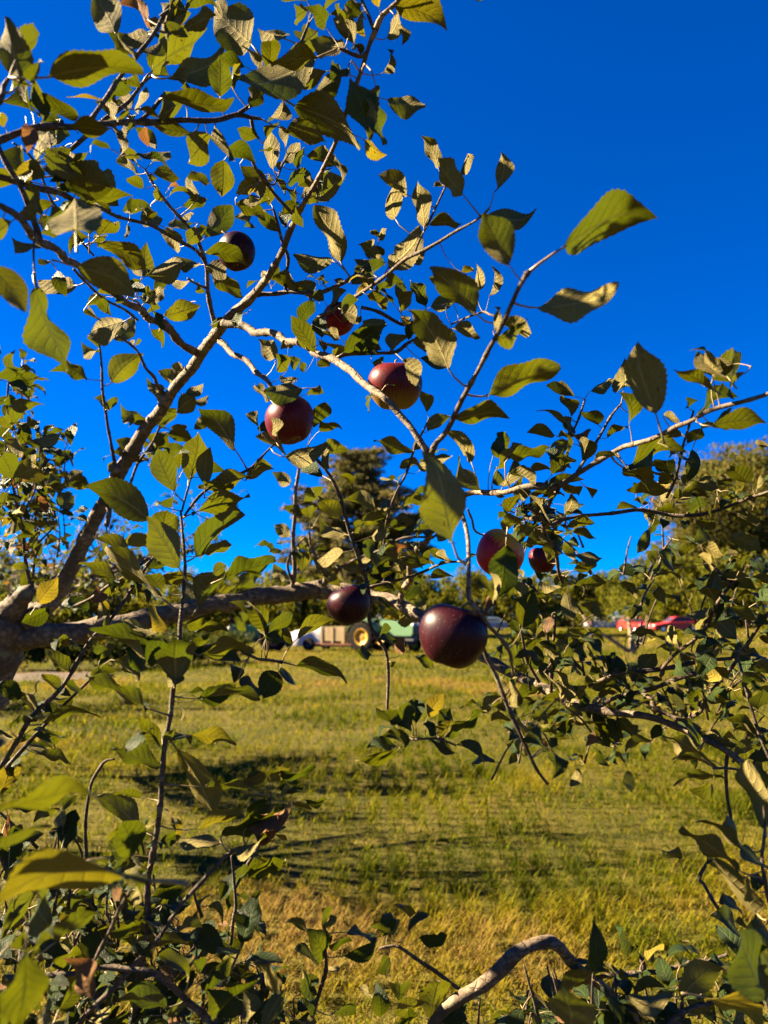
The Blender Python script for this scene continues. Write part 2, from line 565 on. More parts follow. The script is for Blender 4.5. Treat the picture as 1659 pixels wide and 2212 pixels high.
def build_grass():
    V, T, L, S = [], [], [], []
    base = 0

    def zone(y0, y1, dens, hmin, hmax, w, spread, segs, lay=0.70):
        nonlocal base
        # points in a wedge about the view, wide enough for a step to the side
        area = (y1 - y0) * (2 * spread * (y0 + y1) / 2 + 5.0)
        n = int(area * dens)
        y = np.sqrt(RNG.random(n) * (y1 ** 2 - y0 ** 2) + y0 ** 2)
        x = (RNG.random(n) * 2 - 1) * (spread * y + 2.5)
        # tufts: pull blades toward tuft centres
        cx = (np.floor(x / 0.17) + 0.5 + (vnoise(np.floor(x / .17) * 7.3, np.floor(y / .17) * 3.1, 8) - .5)) * 0.17
        cy = (np.floor(y / 0.17) + 0.5 + (vnoise(np.floor(x / .17) * 2.7, np.floor(y / .17) * 5.9, 9) - .5)) * 0.17
        pull = RNG.random(n) * 0.75
        x = x + (cx - x) * pull; y = y + (cy - y) * pull
        dry = dry_mask(x, y)
        tuft = vnoise(x * 2.3, y * 2.3, 12)
        clump = np.clip((vnoise(x * 1.1 + 40, y * 1.1 + 17, 14) - 0.35) * 2.2, 0.0, 1.2)
        lush = np.clip((vnoise(x * 1.9 + 7, y * 1.9 + 77, 41) - 0.62) * 6, 0, 1) * (1 - dry)
        h = (hmin + (hmax - hmin) * RNG.random(n) ** 1.6) * (0.30 + 1.1 * tuft) * (0.45 + 0.9 * clump) * (1 - 0.55 * dry) * (1 + 1.1 * lush)
        lying = RNG.random(n) < (0.16 + lay * dry)
        az = RNG.random(n) * 2 * math.pi
        lean = np.where(lying, 1.15 + 0.35 * RNG.random(n), 0.1 + 1.5 * RNG.random(n))
        bend = np.where(lying, 0.2, 0.2 + 1.0 * RNG.random(n))
        bz = hgt(x, y) + np.where(lying, 0.012 + 0.05 * RNG.random(n), -0.004)
        ww = w * (0.6 + 0.8 * RNG.random(n))
        h = np.where(lying, h * 1.1 + 0.05, h)
        tone = 0.13 + 0.24 * vnoise(x * 0.8 + 3, y * 0.8 + 5, 31) + 0.13 * RNG.normal(size=n) + 0.36 * dry + 0.12 * (vnoise(x * .25, y * .25, 33) - .3) + np.where(lying, 0.10 + 0.15 * dry, 0.0) + 0.05 * np.clip(y / 12, 0, 1)
        tone = np.where(RNG.random(n) < 0.05, 0.75 + 0.25 * RNG.random(n), tone)
        tone = np.clip(tone - 0.12 * lush, 0, 1)
        da = np.stack([np.cos(az), np.sin(az)], 1)
        face = RNG.random(n) * math.pi
        sd = np.stack([-np.sin(az) * np.cos(face * .0), np.cos(az)], 1)
        verts = []
        px, py, pz = x.copy(), y.copy(), bz.copy()
        ang = lean.copy() * 0.4
        for s in range(segs):
            wd = ww * (1 - 0.55 * s / segs)
            verts.append(np.stack([px - sd[:, 0] * wd / 2, py - sd[:, 1] * wd / 2, pz], 1))
            verts.append(np.stack([px + sd[:, 0] * wd / 2, py + sd[:, 1] * wd / 2, pz], 1))
            st = h / segs
            px = px + da[:, 0] * np.sin(ang) * st; py = py + da[:, 1] * np.sin(ang) * st; pz = pz + np.maximum(np.cos(ang), -0.2) * st
            ang = np.minimum(ang + (lean * 0.6 + bend) / segs, 1.75)
        verts.append(np.stack([px, py, pz], 1))
        k = 2 * segs + 1
        vv = np.stack(verts, 1).reshape(-1, 3)
        ids = base + np.arange(n)[:, None] * k
        lo = []
        for s in range(segs - 1):
            lo.append(ids + np.array([[2 * s, 2 * s + 1, 2 * s + 3, 2 * s + 2]]))
        tip = ids + np.array([[2 * segs - 2, 2 * segs - 1, 2 * segs]])
        row = np.concatenate(lo + [tip], 1)
        V.append(vv); T.append(np.repeat(tone, k)); L.append(row.ravel())
        S.append(np.tile(np.array([4] * (segs - 1) + [3]), n))
        base += n * k

    zone(2.0, 5.0, 7500, 0.015, 0.065, 0.0042, 0.58, 3)
    zone(5.0, 9.0, 4000, 0.015, 0.065, 0.0058, 0.56, 2)
    zone(9.0, 18.0, 900, 0.02, 0.09, 0.011, 0.54, 2)
    zone(18.0, 36.0, 170, 0.03, 0.10, 0.024, 0.54, 1)
    zone(36.0, 95.0, 20, 0.06, 0.16, 0.07, 0.56, 1)
    me = np_mesh('grass', np.concatenate(V), np.concatenate(L), np.concatenate(S), [grass_mat()], smooth=False, attrs={'tone': ('FLOAT', np.concatenate(T))})
    tag(link('grass', me), 'mown meadow grass, yellow green with straw coloured patches', 'grass', kind='stuff')


build_grass()

# ---------------------------------------------------------------- far trees
def leaf_quads(centers, size, tone, aspect=0.55, up=0.3, droop=None):
    """rhombic leaf faces around centres"""
    n = len(centers)
    d = RNG.normal(size=(n, 3)); d[:, 2] += 0
    if droop is not None: d = d * 0.45 + np.array([0, 0, -1.0]) * droop
    d /= np.linalg.norm(d, axis=1)[:, None]
    r = RNG.normal(size=(n, 3)); r[:, 2] += up
    b = np.cross(d, r); b /= (np.linalg.norm(b, axis=1)[:, None] + 1e-9)
    s = (size * (0.6 + 0.8 * RNG.random(n)))[:, None]
    v = np.stack([centers - d * s * .5, centers + b * s * aspect * .5, centers + d * s * .5, centers - b * s * aspect * .5], 1).reshape(-1, 3)
    ids = np.arange(n * 4).astype(np.int32)
    return v, ids, np.full(n, 4), np.repeat(np.clip(tone, 0, 1), 4)


M_FAR_LEAF = foliage_material('orchard_foliage', [(0.0, (0.020, 0.030, 0.004)), (0.4, (0.056, 0.064, 0.005)), (0.75, (0.125, 0.114, 0.007)), (1.0, (0.20, 0.14, 0.010))], (0.16, 0.15, 0.008), 0.45)
M_TALL_LEAF = foliage_material('autumn_foliage', [(0.0, (0.028, 0.038, 0.007)), (0.45, (0.060, 0.062, 0.013)), (0.75, (0.115, 0.094, 0.020)), (1.0, (0.24, 0.10, 0.013))], (0.13, 0.11, 0.012), 0.45)
M_PINE = foliage_material('pine_needles', [(0.0, (0.014, 0.022, 0.008)), (0.5, (0.070, 0.070, 0.018)), (0.85, (0.15, 0.12, 0.032)), (1.0, (0.21, 0.145, 0.045))], (0.08, 0.08, 0.012), 0.2)
M_HEDGE = foliage_material('hedge_foliage', [(0.0, (0.010, 0.018, 0.004)), (0.6, (0.036, 0.050, 0.007)), (1.0, (0.095, 0.095, 0.011))], (0.11, 0.12, 0.012), 0.25)
M_FAR_BARK = bark_material('far_bark', (0.08, 0.06, 0.042), (0.16, 0.125, 0.09), 0.12)


def crown_geo(h0, h1, rad, nclump, per, leaf, drp=None, seed=0, oval=1.0, tip=0.0):
    cs, ts = [], []
    for k in range(nclump):
        # a point in an uneven ovoid, mostly near the outside
        while True:
            p = RNG.normal(size=3); p /= np.linalg.norm(p)
            r = RNG.random() ** 0.35
            z = p[2] * r
            rr = rad * (1 + 0.22 * math.sin(3 * math.atan2(p[1], p[0]) + seed) + 0.15 * math.sin(5 * p[2] + seed * 2))
            if tip: rr *= (1 - tip * (z * .5 + .5))
            q = np.array([p[0] * r * rr, p[1] * r * rr * oval, (h0 + h1) / 2 + z * (h1 - h0) / 2])
            if q[2] > 0.15: break
        m = int(per * (0.5 + RNG.random()))
        sg = rad * (0.10 + 0.10 * RNG.random())
        if drp:
            t = RNG.random(m)
            pts = q + np.clip(RNG.normal(size=(m, 3)), -1.5, 1.5) * np.array([sg, sg, sg * .4]) * .6
            pts[:, 2] -= t * drp * (0.6 + .8 * RNG.random())
        else:
            pts = q + np.clip(RNG.normal(size=(m, 3)), -1.5, 1.5) * np.array([sg, sg, sg * 0.75])
        pts[:, 2] = np.maximum(pts[:, 2], 0.08)
        cs.append(pts)
        ts.append(np.clip(RNG.normal(0.42 + 0.22 * (RNG.random() - .4), 0.17, size=m), 0, 1))
    c = np.concatenate(cs); t = np.concatenate(ts)
    return leaf_quads(c, leaf, t, droop=1.0 if drp else None)


def far_tree(name, loc, label, cat, crown_mesh, h_trunk, r_trunk, group=None, lean=0.0, rz=0.0, sc=1.0, limbs=5, span=1.0, bark=None, trunk_mesh=None):
    t = empty(name, loc, rz)
    t.scale = (sc, sc, sc)
    tag(t, label, cat, group)
    if trunk_mesh is None:
        mb = MB()
        mb.tube([(0, 0, -0.1), (lean * .3, 0, h_trunk * .4), (lean, 0, h_trunk)], [r_trunk * 1.3, r_trunk, r_trunk * .75], 9)
        for k in range(limbs):
            a = 2 * math.pi * k / max(limbs, 1) + random.random()
            e = span * (0.5 + random.random() * .5)
            z0 = h_trunk * (0.75 + .25 * random.random())
            mb.tube([(lean, 0, z0), (lean + math.cos(a) * e * .5, math.sin(a) * e * .5, z0 + e * .55), (lean + math.cos(a) * e, math.sin(a) * e, z0 + e * (0.7 + .6 * random.random()))], [r_trunk * .6, r_trunk * .4, r_trunk * .15], 6)
        trunk_mesh = mb.build('trunk', bark or M_FAR_BARK, t, True).data
    else:
        link('trunk', trunk_mesh, t)
    link('crown', crown_mesh, t)
    return trunk_mesh


def mk_crown(mat, *a, **k):
    v, l, s, t = crown_geo(*a, **k)
    return np_mesh('crown', v, l, s, [mat], smooth=False, attrs={'tone': ('FLOAT', t)})


def build_far_trees():
    # the orchard row that closes the meadow
    crowns = [mk_crown(M_FAR_LEAF, 0.5, 4.6, 2.6, 120, 90, 0.21, drp=1.1, seed=s) for s in (1, 2, 3)]
    # big autumn tree on the right
    tall = mk_crown(M_TALL_LEAF, 3.2, 11.6, 4.6, 200, 230, 0.24, seed=4)
    tall2 = mk_crown(M_TALL_LEAF, 2.0, 9.5, 4.0, 170, 110, 0.24, drp=1.4, seed=7)
    spots = [(-150, 46, 1.05), (20, 50, 1.0), (150, 46, 1.12), (270, 51, 1.05), (390, 47, 1.0), (500, 52, 1.1), (610, 50, 1.05), (700, 56, 1.05),
             (800, 60, 1.1), (905, 56, 1.12), (1010, 62, 1.1), (1115, 60, 1.0), (1215, 63, 1.12), (1310, 64, 1.0), (1400, 58, 1.2), (1500, 55, 1.25), (1600, 52, 1.2), (1705, 50, 1.2)]
    words = ['behind the near apple trunk', 'left of the pale forked limb base', 'behind the left end of the heavy horizontal limb', 'behind the lower left water shoots',
             'above the left green tractor', 'between the left green tractor and the white heap', 'above the white covered heap', 'below the pine, left of the small dark apple',
             'behind the yellow wheeled tractor', 'right of the yellow wheeled tractor', 'behind the largest dark apple', 'behind the blue grey car',
             'right of the blue grey car', 'behind the white parked cars', 'behind the red car facing the camera', 'behind the long red car',
             'below the tall autumn tree near the right edge', 'at the right edge of the orchard row']
    tm = [None, None, None]
    for i, (x, d, s) in enumerate(spots):
        if x > 1000: d, s = d * 1.85, s * 1.85          # the row runs farther off behind the parked cars
        p = ground_at(x, CY + FPX * math.tan(PITCH + math.atan(1.5 / d)))
        tm[i % 3] = far_tree('orchard_tree', (p.x, p.y, float(hgt(p.x, p.y))), 'yellow green orchard tree with drooping branches ' + words[i], 'tree', crowns[i % 3],
                             1.5, 0.16, 'orchard row behind the meadow', rz=i * 1.9, sc=s * 0.98, limbs=5, span=1.9, trunk_mesh=tm[i % 3])
    p = ground_at(1610, 1370); far_tree('autumn_tree', (p.x * 124 / p.y, 124, 0), 'tall tree with orange tinged top at the right edge of the photo', 'tree', tall, 5.0, 0.35, span=4.0, limbs=7, sc=2.45)
    far_tree('autumn_tree', ((1490 - CX) / FPX * 128, 128, 0), 'lower olive tree standing left of the tall orange tinged tree', 'tree', tall2, 4.0, 0.3, span=3.0, limbs=6, sc=1.8)

    # white pine: tiers of upswept limbs ending in needle plumes
    loc = ((775 - CX) / FPX * 64, 64.0, 0)
    t = empty('pine_tree', loc)
    tag(t, 'dark brownish pine standing alone against the sky behind the orchard', 'tree')
    H = 15.0
    mb = MB(); mb.tube([(0, 0, -.2), (0.1, 0, 6), (0, .1, 11), (0.05, 0, H - .6)], [.42, .34, .2, .05], 10)
    cs, ts = [], []
    for tier in range(15):
        z = 3.2 + (H - 3.6) * (tier / 14.0) ** 0.95
        f = (z - 3.2) / (H - 3.2)
        R = (5.6 * (1 - f) ** 0.36 * (0.75 + 0.45 * math.sin(math.pi * min(1, f * 1.15 + .12))) + 0.5) * (0.85 + .3 * random.random())
        nb = 9 if tier < 10 else 6
        for k in range(nb):
            a = 2 * math.pi * (k + random.random() * .8) / nb + tier
            rr = R * (0.6 + .45 * random.random())
            rise = 0.15 + 0.45 * random.random()
            e = (math.cos(a) * rr, math.sin(a) * rr, z + rr * rise * .8)
            mb.tube([(0, 0, z), (e[0] * .5, e[1] * .5, z + rr * rise * .25), e], [.09 * (1 - f) + .03, .05, .015], 5)
            for j in range(int(3 + rr * 1.9)):
                u = 0.35 + 0.70 * random.random()
                q = np.array([e[0] * u, e[1] * u, z + rr * rise * .8 * u * u + .1]) + RNG.normal(size=3) * np.array([.35, .35, .15])
                m = 85
                dirs = RNG.normal(size=(m, 3)); dirs[:, 2] = np.abs(dirs[:, 2]) * .75 - .1
                dirs /= np.linalg.norm(dirs, axis=1)[:, None]
                cs.append(q + dirs * (0.62 * RNG.random(m)[:, None] ** .5) * np.array([1.1, 1.1, .8]))
                ts.append(np.clip(RNG.normal(0.62 + .4 * (random.random() - .5), .2, m), 0, 1))
    mb.build('trunk', M_FAR_BARK, t, True)
    v, l, s, tn = leaf_quads(np.concatenate(cs), 0.34, np.concatenate(ts), aspect=0.26, up=0.6)
    link('crown', np_mesh('crown', v, l, s, [M_PINE], smooth=False, attrs={'tone': ('FLOAT', tn)}), t)

    # low dark hedge bushes on the left, beyond the soil strip
    hc = [mk_crown(M_HEDGE, 0.05, 1.5, 1.15, 55, 60, 0.13, seed=s, oval=.8) for s in (3, 5)]
    hw = ['at the far left under the heavy limb', 'second from the left under the heavy limb', 'third from the left under the heavy limb', 'left of the long diagonal shoot', 'behind the upright water shoot', 'just left of the left green tractor', 'at the foot of the left green tractor']
    tm2 = None
    for i, x in enumerate((30, 125, 215, 300, 385, 450, 505)):
        p = ground_at(x, 1449 - i * 3)
        tm2 = far_tree('hedge_bush', (p.x, p.y, float(hgt(p.x, p.y))), 'low dark green bush ' + hw[i], 'bush', hc[i % 2], 0.5, 0.05, 'bushes along the soil strip', rz=i * 2.1, sc=(0.95, .8, .9, .8, .75, .7, .65)[i], span=.6, limbs=4, trunk_mesh=tm2)

    # small pruned trees out in the meadow on the right
    sc_ = mk_crown(M_FAR_LEAF, 0.9, 2.4, 1.0, 34, 60, 0.12, seed=9)
    p = ground_at(1277, 1384)
    far_tree('young_tree', (p.x, p.y, 0), 'small round tree with its shadow on the meadow below the white cars', 'tree', sc_, 1.0, 0.06, span=.7, limbs=4)
    p = ground_at(1366, 1414)
    t = empty('pruned_tree', (p.x, p.y, float(hgt(p.x, p.y))))
    tag(t, 'pale barked pruned tree with three bare stems in the meadow', 'tree')
    pale = bark_material('pale_bark', (0.14, 0.10, 0.065), (0.25, 0.19, 0.12), 0.3)
    mb = MB(); mb.tube([(0, 0, -.05), (0.02, 0, .25), (0.0, .02, .75), (-.1, 0, 1.5)], [.16, .13, .11, .06], 9); mb.build('trunk', pale, t, True)
    for pts in ([(0, 0, .05), (-.7, .1, .55), (-1.6, .2, 1.1), (-1.95, .25, 1.75)], [(0.02, 0, .12), (.35, .05, .5), (.62, .1, 1.0), (.7, .1, 1.6)]):
        MB().tube(pts, [.09, .075, .06, .03], 8).build('stem', pale, t, True)
    link('crown', mk_crown(M_FAR_LEAF, 1.2, 2.6, 1.2, 24, 50, 0.11, seed=2), t)


build_far_trees()

# ================================================================ FARM THINGS
M_TYRE = plain('tyre_rubber', (0.010, 0.009, 0.008), 0.95, 0.3, 20, spec=0.05)
M_YRIM = plain('yellow_rim', (0.38, 0.20, 0.005), 0.5, 0.15, 6)
M_RUST = plain('rusty_rim', (0.24, 0.065, 0.025), 0.75, 0.35, 10)
M_GREEN = plain('faded_green_paint', (0.060, 0.135, 0.060), 0.5, 0.2, 5)
M_DARKM = plain('dark_metal', (0.04, 0.04, 0.042), 0.6, 0.25, 8)
M_SEAT = plain('seat_vinyl', (0.45, 0.30, 0.03), 0.6)
M_RED = plain('red_paint', (0.36, 0.022, 0.010), 0.35, 0.12, 3)
M_WHITE = plain('white_paint', (0.42, 0.41, 0.39), 0.3, 0.05, 3)
M_BLUE = plain('blue_grey_paint', (0.16, 0.22, 0.30), 0.25, 0.05, 3, metal=0.3)
M_GLASS = plain('car_glass', (0.03, 0.035, 0.04), 0.06, 0.1, 3)
M_CHROME = plain('chrome', (0.75, 0.75, 0.75), 0.15, 0.05, 3, metal=1.0)
M_LAMP = plain('lamp_glass', (0.75, 0.75, 0.72), 0.12, 0.05)
M_TAIL = plain('tail_lamp', (0.55, 0.015, 0.012), 0.2, 0.1)
M_WOOD = plain('weathered_board', (0.27, 0.20, 0.10), 0.85, 0.25, 16, bump=0.3)
M_DECK = plain('rusty_deck', (0.13, 0.048, 0.028), 0.85, 0.3, 8)


def wheel(parent, c, R, W, rim_mat, lugs=0, rim_frac=0.55, name='wheel'):
    """axis along local y; tyre with lugs, dished rim and hub"""
    e = MB()
    rr = R * rim_frac
    e.lathe([(rr, -W / 2 * .8), (R * .86, -W / 2), (R * .97, -W / 2 * .72), (R, -W * .2), (R, W * .2), (R * .97, W / 2 * .72), (R * .86, W / 2), (rr, W / 2 * .8), (rr * .97, 0), (rr, -W / 2 * .8)], (0, 0, 0), 'y', 30)
    for k in range(lugs):
        a = 2 * math.pi * k / lugs
        for s in (-1, 1):
            aa = a + (0 if s < 0 else math.pi / lugs)
            n0 = len(e.v)
            e.box((0, s * W * .24, 0), (R * .10, W * .48, R * .07))
            for i in range(n0, len(e.v)):
                v = e.v[i]
                x, y, z = v.x + y_skew(v.y, s, W) * R * .12, v.y, v.z + R * 1.01
                e.v[i] = Vector((x * math.cos(aa) + z * math.sin(aa), y, -x * math.sin(aa) + z * math.cos(aa)))
    tyre = e.build(name, M_TYRE, parent, True)
    tyre.location = c
    r = MB()
    r.lathe([(rr * 1.0, -W * .40), (rr * .93, -W * .42), (rr * .86, -W * .20), (rr * .45, -W * .10), (rr * .30, -W * .18), (0.001, -W * .18)], (0, 0, 0), 'y', 26)
    r.lathe([(0.001, W * .18), (rr * .30, W * .18), (rr * .45, W * .10), (rr * .86, W * .20), (rr * .93, W * .42), (rr * 1.0, W * .40)], (0, 0, 0), 'y', 26)
    rim = r.build('rim', rim_mat, tyre, True)
    h = MB()
    for s in (-1, 1):
        for k in range(6):
            a = k * math.pi / 3
            h.box((rr * .2 * math.cos(a), s * W * .19, rr * .2 * math.sin(a)), (rr * .07, W * .06, rr * .07))
    tag(h.build('bolts', M_DARKM, tyre), kind='stuff')
    return tyre


def y_skew(y, s, W):
    return abs(y) / (W * .5) if W else 0


def tractor(loc, rz, label, rear_rim, front_rim, sc=1.0):
    """local +x is forward"""
    t = empty('tractor', loc, rz); t.scale = (sc, sc, sc)
    tag(t, label, 'tractor', 'green tractors at the far side of the meadow')
    hood = MB()
    prof = [(0.25, 0.72), (1.75, 0.70), (1.86, 0.78), (1.88, 1.12), (1.80, 1.22), (1.2, 1.29), (0.25, 1.33)]
    hood.prism(prof, -0.26, 0.26)
    hood.box((1.0, 0, 1.31), (1.45, .30, .05), .02)
    hd = hood.build('hood', M_GREEN, t)
    MB().box((1.885, 0, .95), (.03, .36, .36), .01).build('grille', M_DARKM, hd)
    ch = MB().box((.6, 0, .60), (2.5, .36, .26), .04).box((-.35, 0, .68), (.9, .5, .46), .06).box((0, 0, .65), (.2, 1.5, .16), .03).box((1.45, 0, .40), (.16, 1.15, .12), .02)
    ch.build('chassis', M_DARKM, t)
    for s in (-1, 1):
        f = MB(); pts = []
        for k in range(9):
            a = math.radians(20 + k * 18)
            pts.append((-.35 + .78 * math.cos(a), .65 + .78 * math.sin(a)))
        n = len(pts)
        vs = [(p[0], s * .42, p[1]) for p in pts] + [(p[0], s * .86, p[1] - .02) for p in pts]
        vs += [(v[0], v[1], v[2] - .03) for v in vs]
        fs = []
        for k in range(n - 1):
            fs += [(k, k + 1, n + k + 1, n + k), (2 * n + k, 3 * n + k, 3 * n + k + 1, 2 * n + k + 1), (n + k, n + k + 1, 3 * n + k + 1, 3 * n + k), (k, 2 * n + k, 2 * n + k + 1, k + 1)]
        f.add(vs, fs).build('fender', M_GREEN, t)
        wheel(t, (-.35, s * .68, .65), .65, .38, rear_rim, 16, .54, 'rear_wheel')
        wheel(t, (1.45, s * .58, .33), .33, .18, front_rim, 0, .55, 'front_wheel')
    MB().box((-.25, 0, 1.02), (.46, .5, .12), .05).box((-.5, 0, 1.24), (.10, .5, .42), .04).build('seat', M_SEAT, t)
    st = MB().tube([(.25, 0, 1.25), (.02, 0, 1.52)], .02, 6)
    ring = [(.02 + .16 * math.sin(a) * .5, .17 * math.cos(a), 1.52 + .16 * math.sin(a) * .7) for a in [2 * math.pi * k / 16 for k in range(17)]]
    st.tube(ring, .015, 6).build('steering_wheel', M_DARKM, t, True)
    MB().tube([(1.1, .12, 1.3), (1.1, .12, 1.85)], .03, 8).build('exhaust', M_DARKM, t, True)
    for s in (-1, 1):
        MB().lathe([(0.001, .05), (.07, .04), (.08, 0), (.06, -.05), (.001, -.06)], (1.86, s * .2, 1.16), 'x', 14).build('headlight', M_LAMP, t, True)
    return t


def build_farm():
    p = ground_at(786, 1409.5)
    tractor((p.x + .62, p.y + .42, 0), math.radians(-34), 'green tractor with big yellow rear wheels beside the small dark apple', M_YRIM, M_YRIM)
    q = ground_at(560, 1409)
    tractor((q.x + .2, q.y + 0.6, 0), math.radians(186), 'old faded green tractor with rusty front wheel at left of white heap', M_RUST, M_RUST, 0.86)

    # bin wagon behind the yellow wheeled tractor
    w0 = ground_at(728, 1408)
    w = empty('farm_wagon', (w0.x, w0.y + .9, 0), math.radians(-24))
    tag(w, 'low rusty farm wagon carrying a wooden apple bin', 'wagon')
    MB().box((0, 0, .30), (2.0, 1.3, .07), .01).box((0, .5, .24), (2.0, .08, .08)).box((0, -.5, .24), (2.0, .08, .08)).build('deck', M_DECK, w)
    MB().tube([(1.0, 0, .27), (1.9, .05, .33)], .035, 8).build('tongue', M_DARKM, w, True)
    MB().tube([(-.72, -.8, .27), (-.72, .8, .27)], .03, 8).build('axle', M_DARKM, w, True)
    for s in (-1, 1): wheel(w, (-1.05, s * .78, .29), .29, .17, M_DARKM, 0, .5)
    b = empty('apple_bin', (w0.x + .02, w0.y + .9, .345), math.radians(-24))
    tag(b, 'pale wooden slatted apple bin standing on the farm wagon', 'bin')
    S, Hh, n = 1.2, .72, 5
    bh = (Hh - .10) / n
    long_me = MB().box((0, 0, 0), (S, .022, bh - .018), .003).build('board', M_WOOD, b)
    first = True
    for side in range(4):
        for k in range(n):
            o = long_me if first else link('board', long_me.data, b)
            first = False
            z = .10 + bh * (k + .5)
            off = S / 2 - .011
            o.location = [(0, -off, z), (0, off, z), (-off + .024, 0, z), (off - .024, 0, z)][side]
            o.rotation_euler = (0, 0, 0 if side < 2 else math.pi / 2)
            if side >= 2: o.scale = (.955, 1, 1)
    pm = MB().box((0, 0, Hh / 2), (.09, .025, Hh - .02), .004).build('post', M_WOOD, b)
    spots = [(x, s * (S / 2 + .0145), 0) for s in (-1, 1) for x in (-.54, 0, .54)] + [(s * (S / 2 + .0025), y, math.pi / 2) for s in (-1, 1) for y in (-.5, 0, .5)]
    for i, (x, y, r) in enumerate(spots):
        o = pm if i == 0 else link('post', pm.data, b)
        o.location = (x, y, .01); o.rotation_euler = (0, 0, r)
    MB().box((0, 0, .085), (S - .06, S - .06, .025)).build('bottom', M_WOOD, b)
    for x in (-.5, 0, .5): MB().box((x, 0, .035), (.1, S + .02, .068), .006).build('runner', plain('yellow_runner', (.55, .33, .03), .7) if x > 0 else M_WOOD, b)

    # white sheet over a low heap behind the wagon
    c = ground_at(655, 1397)
    nx, ny = 34, 18
    vs, fs = [], []
    for j in range(ny + 1):
        for i in range(nx + 1):
            u, v = i / nx * 2 - 1, j / ny * 2 - 1
            e = max(0, 1 - abs(u) ** 3.5) * max(0, 1 - abs(v) ** 3.0)
            z = 0.98 * e ** .45 * (0.80 + .2 * math.sin(u * 3 + .4)) + .05 * math.sin(u * 17 + v * 9) * e + .04 * math.sin(v * 14 - u * 6) * e
            vs.append((u * 1.75 + .05 * math.sin(v * 7), v * .9 + .05 * math.sin(u * 9), max(z, 0) + .01))
    for j in range(ny):
        for i in range(nx):
            a = j * (nx + 1) + i
            fs.append((a, a + 1, a + nx + 2, a + nx + 1))
    o = link('covered_heap', mesh_from('covered_heap', vs, fs, [plain('white_sheet', (.36, .35, .33), .55, .06, 3, bump=.15)]), loc=(c.x, c.y + .8, 0))
    o.rotation_euler = (0, 0, .12)
    tag(o, 'low heap under a white sheet left of the apple bin', 'covered heap')


build_farm()


def car(loc, rz, body, label, L=4.4, W=1.78, H=1.45, suv=0.0):
    """local +x forward"""
    t = empty('parked_car', loc, rz)
    tag(t, label, 'car', 'cars parked beyond the meadow')
    l, h = L / 2, H
    side = [(-l, .42), (-l + .06, .30), (l - .1, .28), (l, .42), (l - .03, .62), (l - .35, .74), (l * .34, .90 + suv * .1), (-l * .72, .95 + suv * .1), (-l + .12, .92 + suv * .1), (-l + .02, .70)]
    roof = [(l * .36, .90 + suv * .1), (l * .04, h - .05), (-l * .12, h), (-l * .52 - suv * .5, h - .02), (-l * (.80 + suv * .1), .96 + suv * .1)]
    b = MB()
    n = len(side)
    for yy, ins in ((-W / 2, 0), ):
        rows = [(-W / 2 + .06, .97), (-W / 2, 1.0), (W / 2, 1.0), (W / 2 - .06, .97)]
    vs, fs = [], []
    for y, s in [(-W / 2 + .10, .985), (-W / 2, 1.0), (W / 2, 1.0), (W / 2 - .10, .985)]:
        for (x, z) in side: vs.append((x * s, y, .62 + (z - .62) * (1.0 if s == 1.0 else 1.06)))
    for r in range(3):
        for i in range(n):
            j = (i + 1) % n
            fs.append((r * n + i, r * n + j, (r + 1) * n + j, (r + 1) * n + i))
    fs += [tuple(range(n)), tuple(range(4 * n - 1, 3 * n - 1, -1))]
    b.add(vs, fs)
    m = len(roof)
    vs, fs = [], []
    for y0, y1 in ((-1, -1), (1, 1)):
        for (x, z) in roof:
            k = (z - .9) / (h - .9)
            vs.append((x, y0 * (W / 2 - .08 - .20 * k), z))
    for i in range(m - 1): fs.append((i, i + 1, m + i + 1, m + i))
    fs += [tuple(range(m)), tuple(range(2 * m - 1, m - 1, -1)), (0, m, 2 * m - 1, m - 1)]
    b.add(vs, fs)
    bo = b.build('body', body, t)
    # glass set a little proud of the cabin
    for s in (-1, 1):
        q = []
        for (x, z) in [(l * .25, .95 + suv * .1), (l * .03, h - .13), (-l * .48 - suv * .4, h - .12), (-l * .70, .99 + suv * .1)]:
            k = (z - .9) / (h - .9)
            q.append((x, s * (W / 2 - .08 - .20 * k + .012), z))
        MB().add(q, [(0, 1, 2, 3)]).build('window', M_GLASS, t)
    for (xa, za), (xb, zb), nm in (((l * .33, .95 + suv * .1), (l * .07, h - .10), 'windscreen'), ((-l * (.78 + suv * .1), 1.0 + suv * .1), (-l * .55 - suv * .45, h - .08), 'rear_window')):
        sgn = 1 if nm == 'windscreen' else -1
        MB().add([(xa + sgn * .02, -W / 2 + .2, za), (xa + sgn * .02, W / 2 - .2, za), (xb + sgn * .02, W / 2 - .34, zb), (xb + sgn * .02, -W / 2 + .34, zb)], [(0, 1, 2, 3)]).build(nm, M_GLASS, t)
    for s in (-1, 1):
        wheel(t, (l * .62, s * (W / 2 - .08), .32), .32, .2, M_CHROME, 0, .62)
        wheel(t, (-l * .62, s * (W / 2 - .08), .32), .32, .2, M_CHROME, 0, .62)
        MB().box((l - .10, s * (W / 2 - .27), .64), (.16, .36, .13), .04).build('headlight', M_LAMP, t)
        MB().box((-l + .05, s * (W / 2 - .20), .78), (.12, .34, .15), .03).build('tail_light', M_TAIL, t)
    MB().box((l - .005, 0, .45), (.06, W * .6, .16), .02).build('grille', M_DARKM, t)
    MB().box((-l + .0, 0, .44), (.08, W * .86, .14), .03).build('bumper', M_DARKM, t)
    return t


